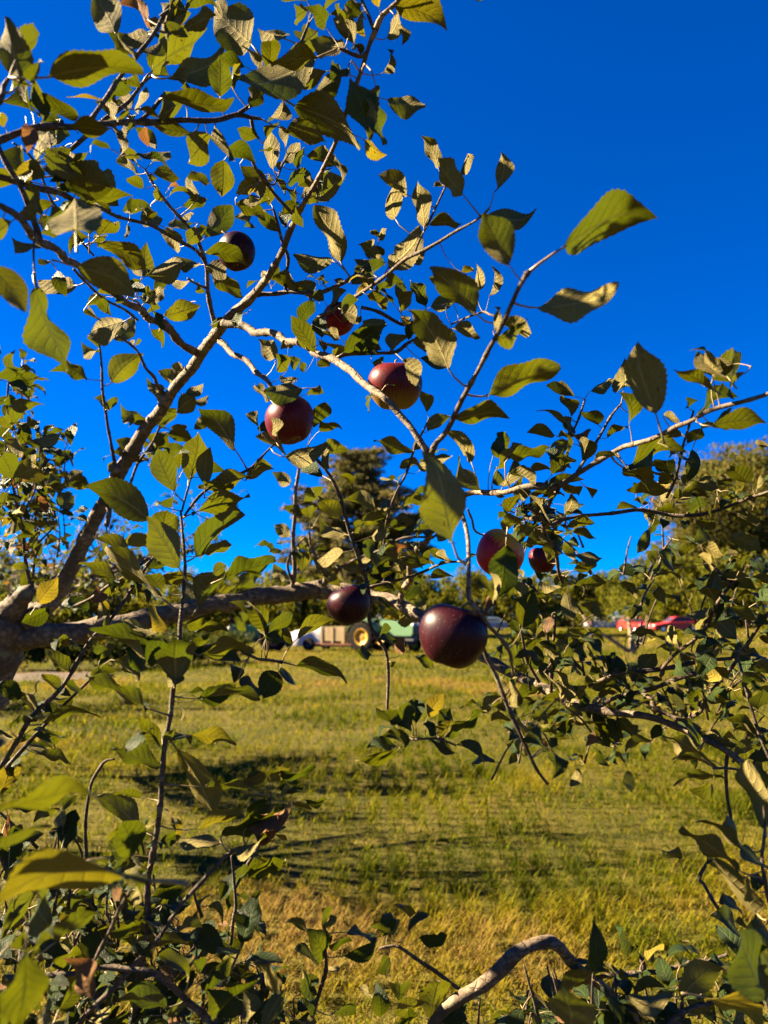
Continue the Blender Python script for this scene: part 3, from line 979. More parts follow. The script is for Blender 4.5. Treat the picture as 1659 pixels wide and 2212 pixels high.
def build_cars():
    def at(x, d): return ((x - CX) / FPX * d * 1.0, d, 0)
    car(at(1050, 84), math.radians(172), M_BLUE, 'blue grey car with red tail light right of the largest dark apple')
    car(at(1299, 96), math.radians(8), M_WHITE, 'white parked car left of the other white car')
    car(at(1345, 101), math.radians(-10), M_WHITE, 'white parked car right of the other white car, nearer the red cars', suv=.5, H=1.6)
    car(at(1366, 83), math.radians(-76), M_RED, 'red car facing the camera beyond the pale pruned tree', H=1.5)
    car(at(1449, 76), math.radians(184), M_RED, 'long red car seen side on beyond the pale pruned tree', L=4.7, suv=.4, H=1.5)


build_cars()

# ================================================================ THE APPLE TREE
TREE = Vector((-1.24, 2.15, 0.0))
tree = empty('apple_tree', TREE)
tag(tree, 'old apple tree reaching across the photo with pale limbs and dark red apples', 'tree')

# branches traced on the photo: x, y, depth (m), width (photo units); '*' rows are 'twig' unless width is heavy
BR = {
 'diag': [(60,1345,2.1,52),(100,1308,2.1,44),(140,1255,2.1,38),(180,1172,2.08,36),(225,1085,2.05,34),(258,1022,2.02,36),(300,950,1.97,31),(350,880,1.9,28),(400,810,1.83,26),(430,772,1.78,27),(470,715,1.7,27),(500,683,1.66,25),(540,645,1.6,22),(575,603,1.52,17),(605,552,1.44,15),(632,488,1.34,14),(660,432,1.26,12),(690,382,1.2,11),(725,306,1.12,11),(752,232,1.06,10),(779,158,1.02,10),(797,97,1.0,11),(812,61,.99,15),(826,32,.98,13),(858,5,.97,10),(900,-60,.95,8)],
 'top2': [(808,64,.99,9),(797,30,1.0,9),(780,-10,1.0,8),(770,-60,1.0,7)],
 'limb': [(-20,1368,2.1,70),(50,1376,2.1,60),(120,1372,2.1,56),(245,1352,2.14,52),(350,1330,2.18,48),(430,1312,2.2,45),(520,1296,2.22,44),(600,1284,2.24,43),(660,1278,2.25,44),(705,1272,2.25,46),(760,1280,2.22,34),(815,1290,2.18,30),(870,1308,2.1,30),(925,1345,2.0,28),(985,1388,1.9,27),(1053,1424,1.8,26),(1128,1466,1.72,25),(1188,1494,1.66,24),(1249,1524,1.6,25),(1314,1537,1.55,19),(1386,1545,1.5,17),(1430,1558,1.48,16),(1476,1576,1.46,15),(1530,1600,1.42,15),(1566,1620,1.4,16),(1602,1648,1.38,15),(1650,1690,1.34,13),(1720,1740,1.3,11)],
 'd1': [(430,770,1.78,19),(378,722,1.7,19),(331,689,1.6,18),(299,668,1.5,18),(259,643,1.4,16),(202,599,1.22,17),(150,563,1.05,18),(83,515,.9,19),(36,472,.82,17),(0,443,.78,16),(-70,400,.74,15)],
 'd1c': [(160,580,1.2,7),(202,628,1.3,6),(252,660,1.4,6),(299,690,1.5,7)],
 'd1d': [(315,680,1.55,15),(345,705,1.6,12),(372,726,1.62,9)],
 'd2': [(468,715,1.7,15),(460,690,1.69,12),(454,657,1.66,11),(448,596,1.6,10),(440,560,1.56,10),(421,511,1.53,9),(389,468,1.5,9),(360,436,1.48,8),(331,400,1.47,6),(313,367,1.46,5)],
 'd2b': [(448,625,1.62,7),(425,615,1.6,6),(405,600,1.58,5)],
 'd3': [(488,697,1.67,20),(515,705,1.63,19),(540,711,1.6,18),(597,727,1.5,18),(639,740,1.42,18),(682,761,1.33,17),(725,779,1.25,19),(761,805,1.17,18),(805,841,1.08,17),(841,873,1.05,16),(870,903,1.04,16),(891,923,1.03,15),(913,957,1.02,16),(934,988,1.02,18),(956,1013,1.0,15),(970,1033,.98,14),(992,1085,.93,11),(1007,1150,.89,10),(1012,1225,.86,10),(1016,1290,.85,14),(1035,1316,.85,11),(1057,1350,.86,11),(1085,1386,.87,10),(1100,1415,.88,9),(1107,1458,.9,6)],
 'hang': [(1030,1330,.9,11),(1046,1411,.91,10),(1071,1465,.92,10),(1093,1516,.92,10),(1109,1547,.92,11),(1134,1604,.92,8),(1156,1658,.92,8),(1170,1680,.92,7),(1182,1696,.92,9)],
 'r': [(934,985,1.02,17),(945,958,1.01,14),(963,934,1.0,13),(988,877,.96,13),(1013,837,.93,13),(1035,801,.9,11),(1060,747,.86,12),(1084,700,.83,11),(1105,654,.81,11),(1123,618,.79,12),(1140,590,.78,13),(1146,585,.78,9)],
 'u': [(672,757,1.34,9),(678,715,1.35,11),(690,688,1.34,13),(711,671,1.32,11),(754,650,1.28,9),(790,628,1.25,9),(830,596,1.2,9),(873,563,1.16,9),(913,542,1.12,10),(950,520,1.1,8),(981,501,1.08,7),(1028,477,1.05,6),(1056,452,1.03,5)],
 'u2': [(895,552,1.14,6),(905,520,1.14,5),(925,480,1.13,5),(945,440,1.13,5),(962,405,1.12,5)],
 'd6': [(548,640,1.6,12),(585,634,1.57,11),(620,630,1.53,11),(650,634,1.5,10),(690,632,1.46,10),(733,617,1.42,10),(761,599,1.4,9),(783,585,1.38,8),(805,560,1.36,6)],
 'd6b': [(616,628,1.53,8),(617,603,1.52,8),(624,556,1.5,8),(607,515,1.48,8),(590,454,1.45,6)],
 'fan': [(636,470,1.33,9),(603,432,1.3,8),(578,396,1.28,8),(552,360,1.27,7),(538,336,1.26,5)],
 'fan2': [(560,372,1.27,5),(590,400,1.28,4),(608,360,1.3,4),(625,330,1.3,4)],
 'd7': [(779,664,1.32,9),(819,675,1.33,9),(855,693,1.34,9),(873,700,1.34,10),(898,693,1.34,7)],
 'd8': [(728,775,1.26,11),(752,768,1.27,11),(779,765,1.28,10),(819,761,1.29,9),(855,758,1.3,10),(875,745,1.3,9),(891,736,1.3,6),(920,725,1.3,5)],
 'd8b': [(974,700,1.2,4),(999,689,1.18,5),(1030,680,1.12,5),(1049,675,1.1,6),(1080,690,.9,4)],
 'd9': [(472,740,1.7,15),(504,761,1.64,14),(540,790,1.56,13),(569,815,1.48,12),(586,836,1.4,10),(610,868,1.28,6)],
 'd10': [(248,1003,2.0,9),(241,956,1.97,8),(230,909,1.94,7),(223,848,1.9,7),(220,801,1.88,6),(216,761,1.86,5),(212,730,1.84,4)],
 'stub': [(256,1020,2.0,24),(243,1010,1.99,22),(238,1005,1.99,12)],
 'd11': [(358,850,1.88,12),(342,837,1.86,10),(330,815,1.82,8),(317,797,1.78,7),(299,761,1.72,6),(252,725,1.66,5)],
 'para': [(268,1075,2.1,7),(299,1003,2.06,7),(325,960,2.04,6),(346,923,2.0,5)],
 'spurA': [(222,1082,2.03,14),(234,1092,2.01,13),(238,1115,2.0,13),(233,1135,1.99,12)],
 'l1': [(-90,330,.82,18),(0,299,.84,16),(36,288,.85,17),(90,277,.87,17),(180,273,.9,16),(252,265,.92,15),(324,265,.95,15),(396,257,.98,13),(468,261,1.0,12),(511,252,1.02,13),(540,256,1.03,9),(562,257,1.04,7)],
 'l1a': [(195,262,.9,16),(205,245,.9,12),(234,205,.91,11),(259,169,.92,11),(299,119,.93,10),(331,72,.94,10),(353,29,.95,10),(374,0,.96,9),(400,-50,.97,7)],
 'l1b': [(130,350,1.1,10),(148,331,1.1,11),(187,299,1.1,11),(234,248,1.12,11),(277,216,1.14,10),(310,180,1.15,8),(330,165,1.15,5)],
 'l1c': [(511,252,1.02,11),(533,234,1.03,10),(553,216,1.04,9),(574,187,1.05,7),(590,165,1.06,5)],
 'l1d': [(541,256,1.03,9),(548,285,1.04,8),(560,302,1.05,6)],
 'l1e': [(300,258,.94,9),(325,240,.95,10),(345,218,.95,9),(352,206,.95,6)],
 'spur3': [(650,100,1.05,9),(660,75,1.05,8),(668,52,1.05,7)],
 'spur4': [(797,100,1.0,9),(783,119,1.0,10),(755,112,1.0,9),(735,104,1.0,7)],
 'l2': [(-80,372,.82,17),(0,385,.84,16),(54,396,.87,16),(126,418,.95,14),(190,441,1.05,10),(245,463,1.13,9),(288,475,1.18,8),(342,497,1.25,8),(407,529,1.33,8),(432,553,1.38,8),(443,570,1.42,7)],
 'l3': [(-5,300,.84,12),(8,340,.84,13),(22,367,.84,14),(47,414,.85,13),(61,454,.87,14),(76,490,.89,15),(84,516,.9,16)],
 'l3b': [(29,310,.9,5),(58,331,.92,5),(83,367,.95,6),(108,425,1.0,6),(144,475,1.05,5),(173,518,1.1,5),(202,551,1.15,5)],
 'l4': [(-60,260,.76,14),(0,222,.76,13),(8,190,.76,13),(20,170,.76,7)],
 'pet1': [(77,500,.86,5),(73,540,.85,5),(74,590,.84,5),(79,622,.83,5)],
 'vA': [(65,1280,2.05,10),(60,1240,2.05,10),(52,1170,2.03,8),(43,1125,2.0,8),(34,1070,1.97,7),(26,1033,1.95,6)],
 'vB': [(72,1275,2.1,9),(75,1200,2.1,8),(78,1130,2.1,7),(80,1075,2.1,5)],
 'crown': [(20,1330,2.08,66),(35,1300,2.06,54),(55,1282,2.05,38),(72,1272,2.05,26)],
 's1': [(270,2330,1.08,18),(283,2240,1.06,17),(290,2198,1.05,16),(310,2065,1.03,16),(317,1993,1.02,15),(320,1921,1.01,15),(331,1845,1.0,14),(338,1795,1.0,14),(344,1741,1.0,13),(351,1679,1.0,13),(357,1615,1.0,12),(367,1548,1.0,12),(371,1494,1.0,12),(382,1440,1.0,11),(389,1397,1.01,11),(391,1350,1.02,10),(394,1296,1.03,9),(398,1224,1.05,8),(396,1170,1.06,7),(392,1105,1.08,6)],
 's1b': [(392,1105,1.08,6),(402,1070,1.08,5),(414,1030,1.09,4),(421,1003,1.1,3)],
 's1c': [(394,1120,1.08,7),(432,1071,1.1,7),(470,1044,1.12,6),(533,1017,1.14,7),(552,1000,1.15,6),(575,975,1.16,5),(597,955,1.17,4)],
 's1d': [(389,1400,1.01,6),(440,1393,1.05,5),(497,1397,1.1,6),(533,1411,1.12,7),(558,1422,1.13,7),(585,1424,1.14,8),(610,1429,1.15,8)],
 's2': [(-40,1700,1.22,12),(0,1652,1.22,12),(36,1602,1.22,12),(79,1541,1.22,11),(119,1498,1.22,11),(155,1447,1.22,11),(198,1386,1.22,10),(230,1350,1.23,9),(259,1307,1.24,9),(288,1264,1.25,9),(324,1217,1.27,7),(346,1184,1.28,5)],
 's2b': [(10,1665,1.28,11),(36,1634,1.28,11),(90,1573,1.29,9),(137,1523,1.3,8),(187,1476,1.3,6),(215,1450,1.3,4)],
 's2c': [(160,1312,1.4,8),(216,1278,1.35,8),(270,1246,1.3,7),(317,1206,1.28,6)],
 'b1': [(130,2260,1.0,15),(169,2212,1.0,14),(216,2162,1.0,13),(252,2129,1.0,12),(299,2075,1.0,12),(338,2032,1.0,11),(364,1993,1.0,10),(396,1949,1.0,10),(436,1906,1.0,10),(475,1863,1.0,9),(492,1845,1.0,9),(530,1826,1.02,5)],
 'b2': [(20,2115,.88,14),(94,2108,.88,15),(158,2101,.88,13),(216,2090,.9,13),(288,2097,.9,13),(331,2101,.9,15),(374,2129,.9,15),(407,2162,.9,16),(432,2187,.9,17),(470,2230,.9,18),(520,2290,.92,19)],
 'b3': [(205,2080,.86,9),(230,2021,.82,9),(252,1978,.78,9),(283,1925,.74,8)],
 'b4': [(198,2040,1.5,9),(194,1957,1.5,9),(191,1895,1.5,9),(187,1838,1.5,9),(184,1766,1.5,9),(196,1700,1.5,8),(210,1672,1.5,8),(228,1645,1.5,7),(248,1640,1.5,4)],
 'b4b': [(150,2060,1.4,8),(175,2010,1.42,8),(190,1985,1.45,7)],
 'b5': [(500,2040,1.3,9),(506,1985,1.3,9),(509,1957,1.3,8),(504,1903,1.3,7),(500,1849,1.3,5)],
 'b6': [(505,1920,1.45,9),(531,1877,1.45,9),(553,1838,1.45,8),(571,1798,1.45,8),(581,1748,1.45,7),(585,1718,1.45,5)],
 'b7': [(1010,2146,1.5,7),(995,2136,1.5,8),(956,2111,1.48,10),(920,2086,1.46,10),(877,2054,1.45,9),(855,2043,1.45,7),(820,2050,1.45,6)],
 'b8': [(660,2260,1.15,10),(682,2173,1.15,10),(693,2129,1.15,10),(700,2104,1.15,10),(704,2075,1.15,8),(700,2010,1.15,6)],
 'bend': [(925,2240,1.32,30),(963,2178,1.31,31),(1000,2151,1.3,31),(1042,2128,1.3,32),(1072,2104,1.3,37),(1090,2086,1.3,38),(1112,2062,1.3,32),(1145,2043,1.3,30),(1181,2035,1.31,29),(1206,2046,1.32,29),(1231,2072,1.33,27),(1256,2097,1.34,25),(1290,2125,1.36,23),(1340,2165,1.4,21),(1400,2230,1.45,20)],
 'bend2': [(1290,2112,1.34,10),(1350,2104,1.33,11),(1393,2097,1.32,13),(1440,2097,1.31,11),(1476,2086,1.3,11),(1530,2075,1.29,9),(1570,2060,1.28,7)],
 'bspur': [(1390,2098,1.32,12),(1386,2080,1.32,14),(1381,2062,1.32,5)],
 'br3': [(1430,2230,1.0,14),(1460,2198,1.0,13),(1494,2176,1.0,12),(1537,2165,1.0,12),(1600,2150,1.0,11),(1700,2150,1.0,11)],
 'redge': [(1668,1980,.85,11),(1659,1924,.85,11),(1652,1881,.85,10),(1648,1849,.86,9),(1652,1795,.87,7),(1648,1740,.88,5)],
 'redge2': [(1575,1990,1.1,8),(1545,1950,1.1,8),(1522,1910,1.12,8),(1512,1900,1.12,10),(1530,1860,1.13,5)],
 'h': [(865,1300,2.1,16),(880,1262,2.05,16),(893,1210,1.9,15),(915,1172,1.75,15),(952,1127,1.55,14),(985,1088,1.38,14),(1005,1070,1.3,14),(1030,1066,1.25,14),(1062,1062,1.2,14),(1098,1061,1.17,14),(1134,1055,1.15,14),(1166,1055,1.14,20),(1188,1058,1.13,20),(1200,1052,1.13,15),(1213,1044,1.12,14),(1249,1019,1.1,13),(1285,1001,1.08,13),(1321,983,1.06,12),(1350,967,1.04,12),(1404,947,1.0,12),(1458,922,.97,12),(1494,911,.95,11),(1537,888,.92,11),(1584,872,.9,11),(1659,848,.86,11),(1740,815,.83,9)],
 'h2': [(908,1178,1.78,8),(935,1160,1.8,7),(959,1148,1.82,6)],
 'h3': [(729,1228,1.9,7),(769,1210,1.85,7),(833,1181,1.8,7),(873,1163,1.78,6),(920,1159,1.75,6)],
 'h4': [(795,1272,1.3,8),(855,1253,1.3,7),(913,1235,1.28,6),(963,1217,1.25,6),(1003,1213,1.22,5)],
 'e1': [(1206,1060,1.13,9),(1156,1120,1.3,12),(1123,1098,1.32,9)],
 'e2': [(1140,1090,1.2,9),(1165,1118,1.25,11),(1180,1150,1.3,11),(1200,1200,1.4,9),(1215,1260,1.5,8)],
 'f1': [(1190,1135,1.35,9),(1206,1125,1.38,9),(1264,1116,1.4,9),(1328,1106,1.42,9),(1375,1102,1.42,10),(1420,1108,1.42,9),(1458,1113,1.42,10),(1519,1109,1.4,9),(1566,1098,1.38,8),(1602,1084,1.36,8),(1627,1073,1.35,8),(1659,1061,1.33,8),(1730,1030,1.3,7)],
 'i': [(665,965,1.18,7),(686,992,1.18,8),(711,1028,1.18,8),(733,1075,1.19,9),(750,1125,1.2,9),(765,1170,1.21,9),(776,1213,1.22,10),(790,1262,1.23,12),(797,1300,1.23,12),(800,1340,1.24,9),(815,1375,1.24,9),(833,1408,1.25,8),(837,1451,1.25,8),(837,1500,1.25,7),(838,1536,1.25,6),(850,1570,1.25,5),(870,1590,1.24,5),(891,1598,1.23,6),(920,1595,1.22,6),(949,1595,1.21,5),(985,1610,1.2,4)],
 'j': [(634,1275,2.24,12),(634,1206,2.2,11),(635,1170,2.18,10),(635,1116,2.15,9),(639,1071,2.12,9),(643,1035,2.1,8),(646,995,2.08,7)],
 'j2': [(633,1258,2.2,7),(622,1215,2.15,6),(640,1180,2.1,5),(660,1160,2.05,4)],
 'j3': [(700,1262,2.2,16),(704,1245,2.15,14),(690,1215,2.1,8),(672,1180,2.05,6),(668,1150,2.0,5)],
 'k': [(837,1121,1.62,5),(855,1064,1.6,5),(877,1021,1.58,6),(891,985,1.56,6),(909,941,1.52,5),(925,905,1.5,4)],
 'kk': [(828,1180,1.65,6),(837,1121,1.62,5)],
 'w1': [(1224,962,1.25,6),(1249,904,1.25,6),(1264,861,1.25,4)],
 'w1b': [(1200,1010,1.2,7),(1224,962,1.25,6)],
 'w2': [(1245,1022,1.12,7),(1270,985,1.15,7),(1292,947,1.18,7),(1321,897,1.2,6),(1343,872,1.2,5)],
 'w3': [(1440,1075,1.35,7),(1462,1019,1.3,7),(1476,969,1.27,7),(1498,886,1.25,5)],
 'g1': [(1275,1480,1.55,12),(1328,1458,1.52,11),(1386,1451,1.5,11),(1447,1440,1.48,11),(1520,1430,1.46,9),(1580,1422,1.45,8)],
 'g2': [(1305,1522,1.55,11),(1340,1505,1.52,11),(1379,1493,1.5,12),(1426,1482,1.48,11),(1494,1457,1.46,12),(1530,1450,1.45,8)],
 'g3': [(1384,1496,1.5,9),(1404,1507,1.48,12),(1412,1528,1.47,14),(1440,1543,1.46,10),(1476,1557,1.44,9),(1500,1545,1.42,11),(1513,1532,1.4,10),(1526,1507,1.38,9),(1573,1453,1.34,9),(1613,1392,1.3,9),(1660,1325,1.26,8),(1720,1250,1.22,7)],
 'g4': [(1430,1442,1.46,9),(1462,1412,1.42,8),(1494,1388,1.4,9),(1526,1352,1.38,8),(1544,1314,1.36,9),(1577,1268,1.34,8),(1593,1250,1.33,6)],
 'g4b': [(1577,1268,1.34,7),(1560,1240,1.33,6),(1535,1215,1.32,4)],
 'g5': [(1593,1420,1.3,6),(1609,1475,1.28,7),(1625,1530,1.26,8),(1642,1593,1.25,8),(1660,1640,1.24,8)],
 'g6': [(1575,1622,1.4,9),(1571,1660,1.4,9),(1570,1723,1.4,8),(1576,1762,1.4,8),(1583,1797,1.4,7)],
 'g7': [(1640,1665,1.15,8),(1600,1662,1.12,7),(1570,1660,1.1,6),(1542,1662,1.08,5)],
 'g8': [(1188,1492,1.6,9),(1190,1440,1.58,8),(1196,1380,1.55,7),(1197,1330,1.53,6)],
 'g9': [(1165,1475,1.5,8),(1140,1425,1.48,8),(1130,1390,1.46,7),(1122,1350,1.44,5)],
 'g10': [(1012,1100,.95,6),(1030,1150,1.15,5),(1060,1160,1.2,5)],
}
PATHS = {}
PTS = []          # (x, y, world) samples used to hang the leaves


def build_branches():
    for bi, (nm, rows) in enumerate(BR.items()):
        pts = [P(x, y, d) for x, y, d, w in rows]
        rad = [w * 0.44 * d / FPX for x, y, d, w in rows]
        if nm == 'limb': pts[0] = P(-60, 1365, 2.1)
        heavy = max(rad) > 0.009
        p, r = smooth_path(pts, rad, 0.012 if heavy else 0.008)
        # nodes, crooks and bark relief
        rg = np.random.default_rng(bi + 5)
        ph = rg.random(6) * 6.28
        L = 0.0; q, rr = [], []
        for i, a in enumerate(p):
            if i: L += (a - p[i - 1]).length
            amp = r[i] * (0.10 if heavy else 0.5)
            q.append(a + Vector((math.sin(L * 38 + ph[0]), math.sin(L * 31 + ph[1]), math.sin(L * 44 + ph[2]))) * amp)
            node = max(0, math.sin(L * (42 if heavy else 105) + ph[3])) ** 14
            rr.append(r[i] * (1 + (0.10 if heavy else 0.25) * node + 0.05 * math.sin(L * 90 + ph[4]) + 0.04 * rg.normal()))
        if nm in ('h', 'l1', 'hang', 'bend'): rr[-1] *= .8
        v, f = tube_geo(q, rr, 16 if heavy else 8, 0.035 if heavy else 0.035, bi)
        v = [a - TREE for a in v]
        link('branch' if heavy else 'twig', mesh_from('branch', v, f, [M_BARK if max(rad) > 0.006 else M_TWIG]), tree)
        for a in q:
            px = pix(a)
            if px: PTS.append((px[0], px[1], px[2], a))
        PATHS[nm] = (q, rr)
    # trunk down to the grass and the hidden limbs that carry the parts entering from outside the frame
    def limb(name, pts, rad, seed=1):
        p, r = smooth_path([Vector(a) for a in pts], rad, 0.04)
        rg = np.random.default_rng(seed)
        r = [a * (1 + .05 * rg.normal()) for a in r]
        v, f = tube_geo(p, r, 18, 0.03, seed)
        link(name, mesh_from(name, [a - TREE for a in v], f, [M_BARK]), tree)
    a = P(-60, 1365, 2.1); b = P(20, 1335, 2.08)
    limb('trunk', [(-1.28, 2.2, -.1), (-1.26, 2.17, .05), (-1.25, 2.16, .45), (-1.22, 2.14, .95), tuple(P(-45, 1480, 2.11)), tuple(P(-12, 1390, 2.1)), tuple(P(22, 1330, 2.08))], [.16, .125, .105, .098, .085, .078, .05], 3)
    limb('branch', [tuple(a), (-1.25, 1.75, 1.75), (-1.0, 1.2, 1.98), (-.62, .95, 2.02), tuple(P(-90, 330, .82))], [.045, .034, .022, .014, .009], 4)
    limb('branch', [(-.62, .95, 2.02), tuple(P(-160, 380, .85)), tuple(P(-80, 372, .82))], [.013, .011, .008], 5)
    limb('branch', [(-.62, .95, 2.02), tuple(P(-190, 300, .8)), tuple(P(-60, 260, .76))], [.012, .009, .007], 6)
    limb('branch', [(-1.24, 2.15, .5), (-.75, 1.95, .42), (-.25, 1.65, .50), tuple(P(900, 2290, 1.34)), tuple(P(925, 2240, 1.32))], [.04, .028, .020, .015, .0125], 7)
    limb('branch', [(-1.24, 2.15, .6), (-.9, 1.6, .5), (-.55, 1.2, .55), tuple(P(255, 2420, 1.1)), tuple(P(270, 2330, 1.08))], [.03, .018, .012, .008, .006], 8)


build_branches()

